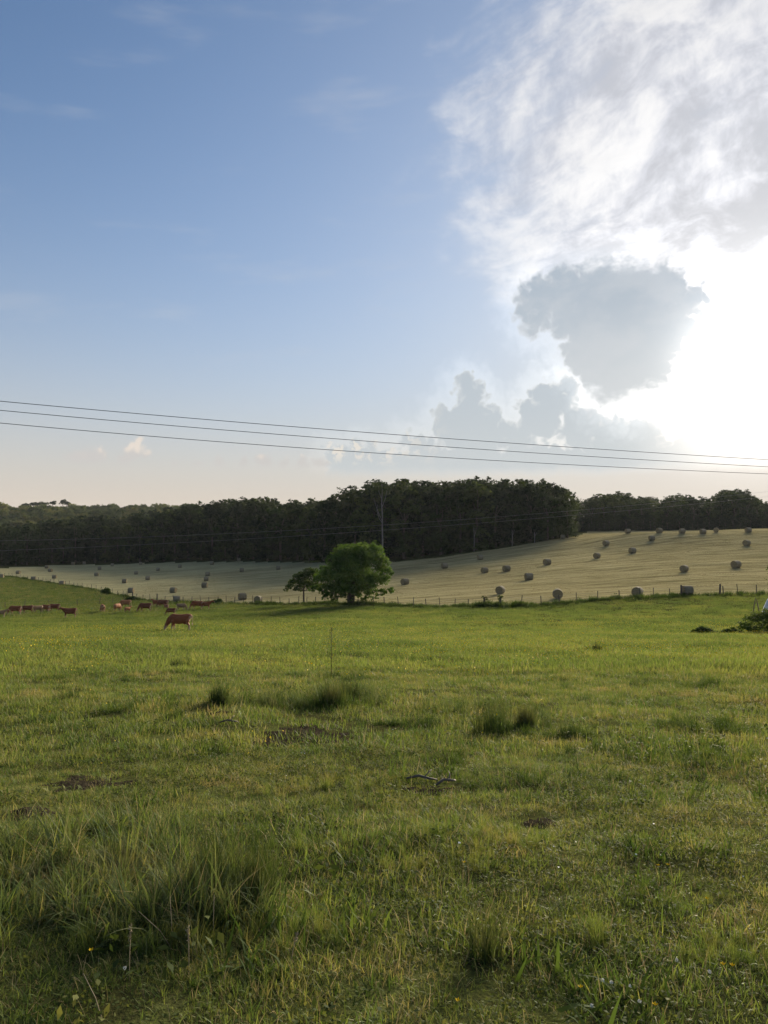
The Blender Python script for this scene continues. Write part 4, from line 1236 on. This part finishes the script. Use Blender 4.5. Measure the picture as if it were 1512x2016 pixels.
# az: 0 = side on to the viewer, 90 = round end to the viewer
bale_list = [
 (797, 1151, 40, 'round hay bale nearest to the right side of the walnut'), (875, 1119, 25, 'round hay bale in the dip, below the two right of the bare trunk'),
 (945, 1102, 20, 'round hay bale highest in the column of three right of the dip'), (954, 1128, 35, 'round hay bale in the middle of the column right of the dip'),
 (997, 1125, 25, 'round hay bale just right of the middle one of that column'), (1077, 1112, 30, 'round hay bale alone in mid slope, above the pair near the fence'),
 (1041, 1142, 12, 'round hay bale showing its side, two above the fence post row'), (985, 1169, 62, 'round hay bale with its end to us above the ivy posts'),
 (1098, 1178, 82, 'round hay bale seen end on directly behind a fence post'), (1255, 1174, 58, 'biggest round hay bale, right behind the fence on the right'),
 (1353, 1171, 8, 'grey hay bale side on beside the thick fence post'), (1347, 1126, 48, 'round hay bale with shaded end on the lower right slope'),
 (1449, 1118, 28, 'round hay bale on the right slope nearest the picture edge'), (1470, 1074, 30, 'round hay bale below the crest near the right edge'),
 (1473, 1048, 12, 'rightmost hay bale on the crest'), (1410, 1048, 66, 'lit hay bale showing its round end on the crest'), (1384, 1051, 15, 'hay bale left of the lit one on the crest'),
 (1343, 1050, 10, 'half hidden hay bale behind the crest'), (1298, 1049, 20, 'small hay bale beyond the crest, middle one'), (1236, 1050, 20, 'small hay bale beyond the crest, leftmost'),
 (1283, 1064, 8, 'hay bale just below the crest at its left part'), (1193, 1074, 32, 'hay bale below the gap between the two woods'), (1245, 1089, 22, 'hay bale right of the one with dark end in upper slope'),
 (1175, 1099, 42, 'hay bale with dark round end in upper slope'), (1005, 1069, 5, 'hay bale at the foot of the long wood'), (1108, 1061, 5, 'hay bale in the shade at the right end of the long wood'),
 (3, 1138, 10, 'hay bale cut by the left edge of the picture'), (36, 1130, 10, 'hay bale second from the left picture edge'), (66, 1143, 5, 'hay bale half hidden by the left fence, farther one'), (92, 1119, 8, 'hay bale of the far left, close under the wood'),
 (99, 1126, 12, 'hay bale just below the far left one under the wood'), (107, 1139, 8, 'hay bale in front of the far left pair'), (122, 1152, 5, 'hay bale half hidden by the left fence, nearer one'), (144, 1112, 5, 'small hay bale on the wood verge, left of two'),
 (166, 1111, 10, 'small hay bale on the wood verge, right of two'), (190, 1134, 2, 'square looking hay bale left of the middle of the left field'), (196, 1122, 20, 'hay bale above the square looking one in the left field'), (221, 1115, 15, 'hay bale high in the left field, right of the upper pair'),
 (245, 1148, 5, 'hay bale side on above the big one by the fence bend'), (258, 1167, 4, 'larger hay bale by the bend of the fence'), (268, 1131, 12, 'hay bale in the left field above the side on one'), (277, 1112, 10, 'hay bale under the wood, lower of a close pair'),
 (290, 1106, 10, 'hay bale under the wood, upper of a close pair'), (291, 1142, 10, 'hay bale in the centre of the left field'), (311, 1124, 10, 'hay bale upper right of the left field centre'), (341, 1167, 12, 'hay bale left of the stack like column of three'),
 (348, 1186, 15, 'hay bale directly behind the red cattle at the fence'), (354, 1118, 8, 'hay bale high in the field, above the column of three'), (403, 1157, 4, 'lowest of the three hay bales in a column'), (406, 1144, 8, 'middle of the three hay bales in a column'),
 (409, 1134, 8, 'top of the three hay bales in a column'), (417, 1112, 10, 'hay bale near the wood above the column of three'), (470, 1105, 15, 'hay bale close under the wood, above the field centre'), (476, 1126, 10, 'hay bale above the fence pair left of the small tree'),
 (477, 1181, 30, 'left one of the pair of hay bales at the fence, side and end'), (508, 1187, 84, 'right one of the pair of hay bales at the fence, end on'), (548, 1122, 5, 'dark hay bale just above the small flat crowned tree')]
for i, (u, v, a, t) in enumerate(bale_list):
    bale(u, v, (a if (i * 7) % 3 else -a) if u < 760 and a < 20 else a, t, i)

# ------------------------------------------------------------------ cattle
def coat(name, back, mid, pale):
    m, nt, out = new_mat(name)
    p = opos(nt); sx = nt.nodes.new('ShaderNodeSeparateXYZ'); nt.links.new(p, sx.inputs[0])
    x, z = X(nt, sx.outputs[0]), X(nt, sx.outputs[2])
    n = noise(nt, p, 5.0, 4.0, 0.6)
    c = mixc(nt, (z + (n - 0.5) * 0.3).step(0.75, 1.25), mid, back)
    pl = ((z + (n - 0.5) * 0.25).step(0.62, 0.20)).max((x * -1.0 + (n - 0.5) * 0.25).step(0.66, 0.92) * z.step(1.34, 1.10)).max(((x - 1.17).step(0.0, 0.08) * z.step(0.30, 0.2)).max((x - 1.42).step(0.0, 0.06)))
    c = mixc(nt, pl * 0.80, c, pale)
    bsdf(nt, out, c, 0.75, 0.2, bump=n, bstr=0.2, bdist=0.02)
    return m
M['coat'] = coat('red_brown_coat', (0.21, 0.066, 0.026), (0.25, 0.086, 0.036), (0.50, 0.38, 0.28))
M['coat_dark'] = coat('dark_brown_coat', (0.145, 0.046, 0.021), (0.17, 0.058, 0.028), (0.36, 0.25, 0.18))
M['coat_light'] = coat('orange_coat', (0.33, 0.135, 0.055), (0.35, 0.15, 0.065), (0.50, 0.36, 0.22))
M['coat_pale'] = coat('fawn_coat', (0.26, 0.16, 0.085), (0.30, 0.19, 0.11), (0.52, 0.42, 0.31))
M['hoof'] = m_simple('hoof', (0.06, 0.05, 0.045), 0.6)

def loft(secs, n=14):
    """closed elliptical loft: (x, y, z, half width, half height, pitch)"""
    V, Q, T = [], [], []
    for (x, y, z, w, h, pt) in secs:
        for i in range(n):
            a = 2 * math.pi * i / n; b = h * math.sin(a)
            V.append((x - b * math.sin(pt), y + w * math.cos(a), z + b * math.cos(pt)))
    m = len(secs)
    for j in range(m - 1):
        for i in range(n):
            k = (i + 1) % n; Q.append((j * n + i, j * n + k, (j + 1) * n + k, (j + 1) * n + i))
    c = len(V); V += [secs[0][:3], secs[-1][:3]]
    for i in range(n):
        k = (i + 1) % n; T.append((k, i, c)); T.append(((m - 1) * n + i, (m - 1) * n + k, c + 1))
    return np.array(V), np.array(Q), np.array(T)

def cow_mesh(name, pose, stride, head_turn=0.0):
    pieces = [loft([(-0.93, 0, 1.24, .04, .06, 0), (-0.87, 0, 1.17, .17, .19, 0), (-.74, 0, 1.10, .26, .29, 0), (-.52, 0, 1.07, .29, .325, 0), (-.25, 0, .995, .33, .375, 0), (.05, 0, .97, .345, .395, 0), (.30, 0, .99, .31, .395, 0), (.52, 0, 1.04, .26, .385, 0), (.70, 0, 1.08, .19, .28, 0), (.80, 0, 1.06, .10, .17, 0)])]
    ht = head_turn
    if pose == 'graze':
        neck = [(.50, 0, 1.12, .19, .31, -.5), (.70, ht * .2, 1.00, .16, .27, -.75), (.88, ht * .6, .80, .125, .21, -.9), (1.00, ht, .61, .105, .155, -1.0)]
        head = [(.95, ht, .68, .09, .12, -1.05), (1.03, ht, .57, .125, .15, -1.05), (1.12, ht * 1.1, .39, .105, .125, -1.05), (1.20, ht * 1.15, .21, .075, .092, -1.05), (1.25, ht * 1.2, .10, .076, .08, -1.05), (1.265, ht * 1.2, .07, .03, .03, -1.05)]
        ear = (.95, ht, .66)
    else:
        neck = [(.52, 0, 1.16, .17, .26, .3), (.78, ht * .2, 1.24, .14, .22, .4), (.98, ht * .6, 1.38, .11, .17, .5), (1.08, ht, 1.44, .10, .13, .2)]
        head = [(1.02, ht, 1.50, .08, .09, -.35), (1.10, ht, 1.47, .115, .135, -.35), (1.24, ht * 1.2, 1.40, .095, .115, -.4), (1.40, ht * 1.5, 1.31, .068, .08, -.4), (1.50, ht * 1.6, 1.26, .070, .070, -.4), (1.53, ht * 1.6, 1.245, .03, .03, -.4)]
        ear = (1.03, ht, 1.50)
    pieces += [loft(neck), loft(head)]
    for sg in (-1, 1):
        ex, ey, ez = ear
        pieces.append(loft([(ex, ey + sg * .08, ez, .02, .03, 0), (ex - .02, ey + sg * .17, ez, .028, .055, 0), (ex - .03, ey + sg * .26, ez - .02, .022, .045, 0), (ex - .03, ey + sg * .30, ez - .03, .02, .02, 0)], 8))
    for k, sg in enumerate((-1, 1)):
        s = stride * (1 if k else -1)
        V, Q, T = tube([(.50, sg * .13, 1.02), (.52, sg * .17, .82), (.50 + s * .3, sg * .17, .64), (.53 + s * .7, sg * .165, .40), (.51 + s, sg * .165, .14), (.54 + s, sg * .165, .05), (.55 + s, sg * .165, 0)], [.16, .15, .10, .062, .042, .056, .058], 10); pieces.append((V, Q, T))
        s = -s
        V, Q, T = tube([(-.62, sg * .14, 1.02), (-.60, sg * .17, .82), (-.56 + s * .3, sg * .175, .68), (-.74 + s * .6, sg * .17, .46), (-.73 + s, sg * .17, .16), (-.69 + s, sg * .17, .05), (-.68 + s, sg * .17, 0)], [.19, .18, .13, .066, .045, .056, .058], 10); pieces.append((V, Q, T))
    V, Q, T = tube([(-.88, 0, 1.27), (-.98, 0, 1.18), (-1.0, .01, .95), (-.98, .02, .70), (-.98, .02, .55), (-.99, .02, .42)], [.05, .042, .032, .03, .05, .02], 8); pieces.append((V, Q, T))
    V, Q, T = tube([(-.40, 0, .75), (-.36, 0, .62), (-.36, 0, .55)], [.15, .13, .07], 10); pieces.append((V, Q, T))
    Vs, Qs, Ts, off = [], [], [], 0
    for V, Q, T in pieces:
        Vs.append(V); Qs.append(Q + off); Ts.append(T + off); off += len(V)
    me = np_mesh(name, np.concatenate(Vs), [np.concatenate(Qs), np.concatenate(Ts)])
    o = bpy.data.objects.new('tmp', me); col.objects.link(o)
    md = o.modifiers.new('r', 'REMESH'); md.mode = 'VOXEL'; md.voxel_size = 0.03; md.use_smooth_shade = True
    sm = o.modifiers.new('s', 'SMOOTH'); sm.factor = 0.5; sm.iterations = 4
    dg = bpy.context.evaluated_depsgraph_get()
    res = bpy.data.meshes.new_from_object(o.evaluated_get(dg)); res.name = name
    bpy.data.objects.remove(o)
    return res
COW = {'graze': cow_mesh('cow_grazing', 'graze', 0.07), 'graze2': cow_mesh('cow_grazing_turned', 'graze', -0.10, 0.18), 'stand': cow_mesh('cow_standing', 'stand', 0.03), 'look': cow_mesh('cow_looking', 'stand', -0.05, 0.22)}
COWV = {}
def cow(u, v, pose, az, coatn, s, label, kind='cow', d=None):
    """az: heading in degrees, 180 = to the left across the picture, 90 = away"""
    p = hit(u, v)
    o_me = COWV.get((pose, coatn))
    if o_me is None:
        o_me = COW[pose].copy(); o_me.materials.clear(); o_me.materials.append(M[coatn]); COWV[(pose, coatn)] = o_me
    o = bpy.data.objects.new(kind, o_me); col.objects.link(o)
    o.location = (p.x, p.y, p.z); o.rotation_euler = (0, 0, R_(az)); o.scale = (s,) * 3
    tag(o, label, 'cow' if kind == 'cow' else 'calf', 'red cattle grazing in the meadow')
cow(354, 1243, 'graze', 184, 'coat', 1.0, 'nearest red brown cow grazing side on, pale rump')
cow(137, 1217, 'look', 205, 'coat_dark', 0.98, 'dark cow walking left with raised head, left of the orange cows')
cow(30, 1211, 'graze', 182, 'coat', 1.0, 'red brown cow grazing near the left picture edge')
cow(54, 1208, 'graze2', 200, 'coat_dark', 0.9, 'dark cow with pale hind quarter, second from the left edge')
cow(74, 1207, 'stand', 230, 'coat_pale', 0.85, 'fawn cow in the middle of the left row')
cow(90, 1206, 'graze', 160, 'coat', 0.9, 'red cow partly hidden in the left row, beside the fawn one')
cow(107, 1205, 'graze2', 185, 'coat_dark', 0.95, 'dark red cow at the right end of the left row')
cow(2, 1216, 'stand', 20, 'coat_pale', 0.75, 'pale calf cut by the left picture edge', 'calf')
cow(202, 1206, 'graze2', 120, 'coat_light', 0.92, 'leftmost orange cow, seen from behind')
cow(231, 1204, 'graze', 75, 'coat_light', 0.92, 'middle orange cow, tail to us')
cow(247, 1197, 'graze', 196, 'coat_light', 1.0, 'orange cow standing farther back, behind the orange calf')
cow(251, 1206, 'stand', 60, 'coat_light', 0.62, 'small orange calf in front of the orange cow', 'calf')
cow(286, 1205, 'graze', 188, 'coat_dark', 1.02, 'dark red cow grazing between the orange group and the far trio')
cow(307, 1195, 'stand', 150, 'coat', 0.9, 'red cow far back at the fence, left of the far trio')
cow(321, 1197, 'graze', 170, 'coat_dark', 1.0, 'dark cow by the fence post in the far trio')
cow(327, 1201, 'stand', 140, 'coat', 0.62, 'red calf in front of the dark cow by the fence', 'calf')
cow(337, 1211, 'graze', 176, 'coat_dark', 0.72, 'dark calf just above the nearest cow', 'calf')
cow(357, 1202, 'graze', 10, 'coat_pale', 0.80, 'fawn heifer above the back of the nearest cow')
cow(388, 1200, 'graze', 182, 'coat', 1.0, 'red cow of the right hand pair, left one')
cow(405, 1200, 'stand', 8, 'coat', 0.92, 'red cow of the right hand pair, right one')

# ------------------------------------------------------------------ fences
M['wood_post'] = bark('weathered_post', (0.050, 0.042, 0.034), (0.14, 0.12, 0.10))
M['wire'] = m_simple('galvanised_wire', (0.26, 0.26, 0.26), 0.5)
def post_mesh(r, h, sides=8):
    V, Q, T = tube([(0, 0, -0.3), (0, 0, h * 0.5), (0.008, 0, h - 0.03), (0.01, 0, h)], [r * 1.08, r, r * 0.95, r * 0.72], sides)
    return np_mesh('post', V, [Q, T], [M['wood_post']])
PM = [post_mesh(0.055, 1.25), post_mesh(0.065, 1.15), post_mesh(0.048, 1.35)]
PBIG = post_mesh(0.12, 1.45)
def at_fence(u):
    best = None
    r = ray(u, HOR); sl_ = r.x / r.y
    for a, b in zip(FENCE[:-1], FENCE[1:]):
        fa, fb = a.x - sl_ * a.y, b.x - sl_ * b.y
        if fa * fb <= 0:
            t = fa / (fa - fb) if fa != fb else 0
            p = a.lerp(b, t); p.z = hz(p.x, p.y); return p
    p = FENCE[-1].copy() if u > 700 else FENCE[0].copy(); return p
def fence(label, spots, big=(), h=1.0, base=None, wires=(0.45, 0.8, 1.08)):
    o = empty('post_and_wire_fence', spots[0] if base is None else base); tag(o, label, 'fence')
    B = Vector(o.location); tops = []
    for i, p in enumerate(spots):
        c = child('post', PBIG if i in big else PM[i % 3], o); c.location = p - B
        c.rotation_euler = (random.gauss(0, 0.05), random.gauss(0, 0.06), random.uniform(0, 6.28)); c.scale = (1, 1, h * random.uniform(0.9, 1.08))
        tops.append(p - B)
    for w in wires:
        pts = []
        for i, t in enumerate(tops):
            pts.append(t + Vector((0, 0, w * h)))
            if i < len(tops) - 1: pts.append((t + tops[i + 1]) / 2 + Vector((0, 0, w * h - 0.03)))
        V, Q, T = tube(pts, [0.006] * len(pts), 4)
        child('wire', np_mesh('fence_wire', V, [Q, T], [M['wire']]), o)
right_us = [640, 662, 705, 735, 757, 785, 814, 839, 866, 895, 921, 1025, 1065, 1101, 1134, 1176, 1219, 1258, 1285, 1317, 1340, 1416, 1423, 1452, 1488, 1530, 1580]
def fp(u):
    p = at_fence(min(u, 1511))
    if u > 1511:
        p = FENCE[-1] + d1 * ((u - 1511) * 0.07); p = Vector((p.x, p.y, hz(p.x, p.y)))
    return p
fence('wire fence with thin wooden posts along the right of the walnut', [fp(u) for u in right_us[3:]], big=(17, 18))
fence('wire fence with thin posts between the walnut and the cattle', [fp(u) for u in (705, 690, 664, 640, 622, 604, 588, 570, 552, 534, 516, 498, 480, 462, 446, 430, 412, 396, 378, 361, 343, 325, 310, 296, 282)], big=(22,))
fence('fence running up the left side of the hay field', [fp(u) for u in (270, 262, 252, 243, 233, 222, 211, 200, 190, 181, 172, 163, 154, 146, 138, 130, 122, 115, 107, 100, 92, 85, 77, 70, 62, 55, 47, 40, 33, 25, 18, 10, 3)], big=(1,))
lp = [hit(u, v, 60) for u, v in ((-20, 1199), (10, 1198), (48, 1196), (97, 1194), (152, 1192), (195, 1191), (222, 1189), (245, 1188))]
fence('short dark posted fence crossing the left pasture behind the cattle', lp, h=1.05)

def ivy_post(u, v, top_v, w, label, pale=False, seed=0):
    r = np.random.default_rng(seed); p = fp(u); k = p.y / F; h = (v - top_v) * k
    o = empty('ivy_covered_post', p); tag(o, label, 'post', 'ivy grown posts on the fence line')
    V, Q, T = tube([(0, 0, -0.3), (0, 0, h * .6), (0.03, 0, h)], [0.14, 0.13, 0.11], 8)
    child('post', np_mesh('thick_post', V, [Q, T], [M['pale_bark'] if pale else M['wood_post']]), o)
    lobes = [(r.normal(0, w * .3), r.normal(0, w * .2), h * f, w * r.uniform(.35, .55)) for f in ((.95, .85, .7, 1.0, .45, .3) if pale else (.95, .85, 1.0, .75))]
    V, Q = crown(lobes, 90, 9, 0.07, r)
    if pale:
        cy = V.reshape(-1, 4, 3).mean(1); keep = ~((np.abs(cy[:, 0]) < w * .22) & (cy[:, 1] < 0) & (cy[:, 2] < h * .75)); Q = Q[keep]
    child('ivy', np_mesh('ivy_leaves', V, [Q], [M['dark_grass']]), o)
ivy_post(953, 1199, 1181, 0.30, 'post with a tuft of dark ivy on top, left one', False, 3)
ivy_post(985, 1203, 1183, 0.60, 'thick pale stump wrapped in dark ivy, right one', True, 4)

# long verge grass and weeds along the fences
def verge():
    P, S = [], []
    for a, b in zip(FENCE[:-1], FENCE[1:]):
        L = (b - a).length; um = 756 + F * a.x / a.y
        n = int(L * (10.0 if 500 < um < 1330 else 4.0))
        t = rng.uniform(0, 1, n); x = a.x + (b.x - a.x) * t + rng.normal(0, 0.3, n); y = a.y + (b.y - a.y) * t - np.abs(rng.normal(0, 1.3, n)) + 0.3
        P.append(np.stack([x, y, height(x, y)], 1))
        hh = 0.72 if 500 < um < 1330 else 0.6
        S.append(rng.uniform(0.6, 1.25, n) * hh * (0.5 + fbm(x / 4, y / 4, 77, 2) * 1.3))
    P = np.concatenate(P); S = np.concatenate(S); n = len(P)
    scatter('verge_grass', var(5, lambda: bl(54, 0.45, 1.0, 0.05, 0.55, 0.3, 0.6)), [M['dark_grass']], P, np.stack([rng.normal(0, .08, n), rng.normal(0, .08, n), rng.uniform(0, 6.28, n)], 1), S, np.zeros(n), 'dark long grass under the hay field fence')
    # thin stubble on the field close to the fence and along the rows
    n = 42000
    uu = rng.uniform(-60, 1580, n); d = rng.uniform(95, 330, n); x = (uu - 756) / F * d
    k = in_poly(x, d); x, d = x[k], d[k]
    row = np.sin(d * 1.25 + 0.6 * np.sin(x * 0.05)); k = rng.uniform(-0.6, 1.6, len(x)) < row; x, d = x[k], d[k]
    n = len(x); s = rng.uniform(0.5, 1.1, n)
    scatter('hay_wisps', var(4, lambda: bl(14, 0.06, 0.16, 0.05, 0.9, 0.9, 0.8, 2)), [M['stubble']], np.stack([x, d, height(x, d)], 1), np.stack([np.zeros(n), np.zeros(n), rng.normal(0, 0.3, n)], 1), np.stack([s * 1.6, s * 0.5, s], 1), np.zeros(n), 'wisps of mown hay left in rows on the field')
verge()

def bush(name, u, v, lob, leaf, mat, label, cat, seed, per=620, clus=44, stems=True, group=None):
    r = np.random.default_rng(seed); p = hit(u, v); k = p.y / F
    L = [((a - u) * k, r.normal(0, 0.3) * rad * k, (v - b) * k, rad * k) for (a, b, rad) in lob]
    o = empty(name, p); tag(o, label, cat, group)
    V, Q = crown(L, per, clus, leaf, r); Q = Q[V[:, 2].reshape(-1, 4).max(1) > -0.2]
    child('foliage', np_mesh(name + '_leaves', V, [Q], [mat]), o)
    if stems:
        ps = []
        for (x, y, z, rad) in L[:6]:
            V, Q, T = tube([(x * .3, 0, -0.1), (x * .7, y * .5, z * .6), (x, y, z)], [0.03, 0.022, 0.01], 5); ps.append((V, Q, 0))
        V, Fs, m = join(ps); child('stems', np_mesh(name + '_stems', V, Fs, [M['bark']], m), o)
bush('bramble_bush', 1480, 1248, [(1512, 1220, 24), (1490, 1226, 22), (1530, 1212, 28), (1468, 1236, 15), (1450, 1241, 10), (1505, 1240, 18), (1550, 1228, 26), (1482, 1242, 12), (1525, 1240, 16)], 0.075, M['thorn'], 'dark bramble bush at the right picture edge', 'bush', 81)
bush('nettle_clump', 1388, 1249, [(1370, 1245, 7), (1382, 1242, 9), (1394, 1243, 8), (1404, 1246, 6)], 0.07, M['thorn'], 'low dark nettle clump left of the bramble bush', 'weeds', 82)
bush('nettle_clump', 1430, 1250, [(1420, 1247, 7), (1432, 1245, 8), (1446, 1246, 8)], 0.07, M['thorn'], 'low dark nettle clump touching the bramble bush', 'weeds', 83)
bush('hedge_shrub', 208, 1172, [(204, 1166, 5), (210, 1163, 6), (215, 1168, 4)], 0.16, M['thorn'], 'small dark shrub on the left fence of the hay field', 'shrub', 84)
bush('hedge_shrub', 258, 1184, [(252, 1180, 5), (262, 1178, 5), (272, 1182, 5)], 0.14, M['thorn'], 'small dark shrub at the bend of the fence', 'shrub', 85)
bush('hedge_shrub', 430, 1189, [(424, 1185, 5), (432, 1183, 5)], 0.12, M['thorn'], 'small green shrub at the fence right of the cattle', 'shrub', 86)
bush('thistle_bush', 1213, 1182, [(1209, 1174, 4), (1216, 1173, 4), (1212, 1169, 3)], 0.06, M['blue_grass'], 'grey thistle at the fence left of the biggest bale', 'thistle', 87, 60, 8)
bush('young_tree', 1545, 1215, [(1540, 1100, 24), (1535, 1128, 22), (1548, 1080, 18), (1530, 1150, 18), (1552, 1150, 22), (1523, 1118, 10), (1522, 1160, 9)], 0.085, M['thorn'], 'leafy young tree reaching in at the right picture edge', 'tree', 88, 300, 28)
bush('earth_mound', 1214, 1199, [(1208, 1197, 4), (1218, 1196, 4)], 0.07, M['blue_grass'], 'little grey heap of dead stalks in the meadow below the thistle', 'heap', 89, 60, 8, False)

def leaning_posts():
    for (u0, v0, u1, v1, t) in ((1482, 1207, 1488, 1177, 'dark slanted post, left one of two crossing like an A'), (1496, 1209, 1490, 1181, 'dark slanted post, right one of two crossing like an A')):
        p = hit(u0, v0); k = p.y / F
        V, Q, T = tube([(0, 0, -0.2), ((u1 - u0) * k * .5, 0, (v0 - v1) * k * .5), ((u1 - u0) * k, 0, (v0 - v1) * k)], [0.06, 0.055, 0.045], 8)
        o = bpy.data.objects.new('leaning_post', np_mesh('leaning_post', V, [Q, T], [M['wood_post']])); col.objects.link(o); o.location = p
        tag(o, t, 'post', 'pair of leaning posts')
leaning_posts()
def tarp():
    p = hit(1522, 1212); k = p.y / F
    m, nt, out = new_mat('white_sheet'); n = noise(nt, opos(nt), 3.0, 4.0, 0.6)
    bsdf(nt, out, ramp(nt, n, [(0.3, (0.55, 0.55, 0.56)), (0.7, (0.75, 0.75, 0.76))]), 0.5, 0.4, bump=n, bstr=0.6, bdist=0.06)
    ns, nr = 32, 10; V = []
    for j in range(nr + 1):
        f = j / nr
        for i in range(ns):
            a = 2 * math.pi * i / ns
            w = (0.12 + 0.88 * f ** 0.75) * (1 + 0.10 * f * math.sin(6 * a) + 0.05 * f * math.sin(11 * a + 1))
            V.append((w * 1.15 * math.cos(a), w * 0.8 * math.sin(a), 1.95 * (1 - f ** 1.5)))
    Q = [(j * ns + i, (j + 1) * ns + i, (j + 1) * ns + (i + 1) % ns, j * ns + (i + 1) % ns) for j in range(nr) for i in range(ns)]
    V.append((0, 0, 1.97)); T = [(len(V) - 1, i, (i + 1) % ns) for i in range(ns)]
    o = bpy.data.objects.new('white_sheet', np_mesh('white_sheet', np.array(V), [np.array(Q), np.array(T)], [m], smooth=True)); col.objects.link(o)
    o.location = p; tag(o, 'white sheet draped over a heap behind the bramble bush', 'sheet')
tarp()

# ------------------------------------------------------------------ overhead wires
M['cable'] = m_simple('dark_cable', (0.035, 0.035, 0.038), 0.6)
def cable(name, px, d0_, d1_, rad, mat, label, group, ext=0.25, sag=0.0):
    """px: (u, v) points along the wire; its distance runs evenly from d0_ to d1_ between the picture edges"""
    ks = np.array([p[0] for p in px], float); vs_ = np.array([p[1] for p in px], float)
    co = np.polyfit(ks, vs_, 2)
    pts = []
    for t in np.linspace(-ext, 1 + ext, 40):
        # straight line in plan from the left point to the right point
        a = at_depth(0, HOR, d0_); b = at_depth(1512, HOR, d1_)
        x, y = a.x + (b.x - a.x) * t, a.y + (b.y - a.y) * t
        u = 756 + F * x / y
        v = np.polyval(co, u); q = at_depth(u, v, y)
        pts.append((x, y, q.z))
    V, Q, T = tube(pts, [rad] * len(pts), 5)
    o = bpy.data.objects.new(name, np_mesh(name, V, [Q, T], [mat])); col.objects.link(o)
    tag(o, label, 'wire', group)
cable('overhead_wire', [(0, 790), (756, 854), (1512, 905)], 22.0, 33.0, 0.0098, M['cable'], 'topmost of the three dark overhead wires crossing the sky', 'three overhead wires')
cable('overhead_wire', [(0, 808), (756, 871), (1512, 919)], 22.6, 33.6, 0.0098, M['cable'], 'middle of the three dark overhead wires crossing the sky', 'three overhead wires')
cable('overhead_wire', [(0, 833), (756, 893), (1512, 933)], 23.2, 34.2, 0.0098, M['cable'], 'lowest of the three dark overhead wires crossing the sky', 'three overhead wires')
cable('distant_wire', [(0, 1064.5), (480, 1050), (961, 1018), (1512, 968)], 118, 150, 0.016, M['wire'], 'upper of two faint grey wires in front of the wood', 'two faint wires before the wood', 0.1)
cable('distant_wire', [(0, 1084), (480, 1062), (961, 1028), (1512, 978)], 118, 150, 0.016, M['wire'], 'lower of two faint grey wires in front of the wood', 'two faint wires before the wood', 0.1)

# ------------------------------------------------------------------ haze: the evening air
def haze():
    m, nt, out = new_mat('evening_air')
    v = nt.nodes.new('ShaderNodeVolumePrincipled')
    v.inputs['Color'].default_value = (0.80, 0.86, 0.93, 1); v.inputs['Density'].default_value = HAZE
    v.inputs['Anisotropy'].default_value = 0.2
    nt.links.new(v.outputs[0], out.inputs['Volume'])
    x, z0, z1 = 2600.0, -24.0, 48.0
    V = [(sx * x, sy * x, z) for z in (z0, z1) for sx, sy in ((-1, -1), (1, -1), (1, 1), (-1, 1))]
    Fq = [(0, 3, 2, 1), (4, 5, 6, 7), (0, 1, 5, 4), (1, 2, 6, 5), (2, 3, 7, 6), (3, 0, 4, 7)]
    o = bpy.data.objects.new('haze', np_mesh('haze', np.array(V), [np.array(Fq)], [m])); col.objects.link(o)
    tag(o, 'thin evening haze over the fields', kind='stuff')
HAZE = 0.00004
haze()
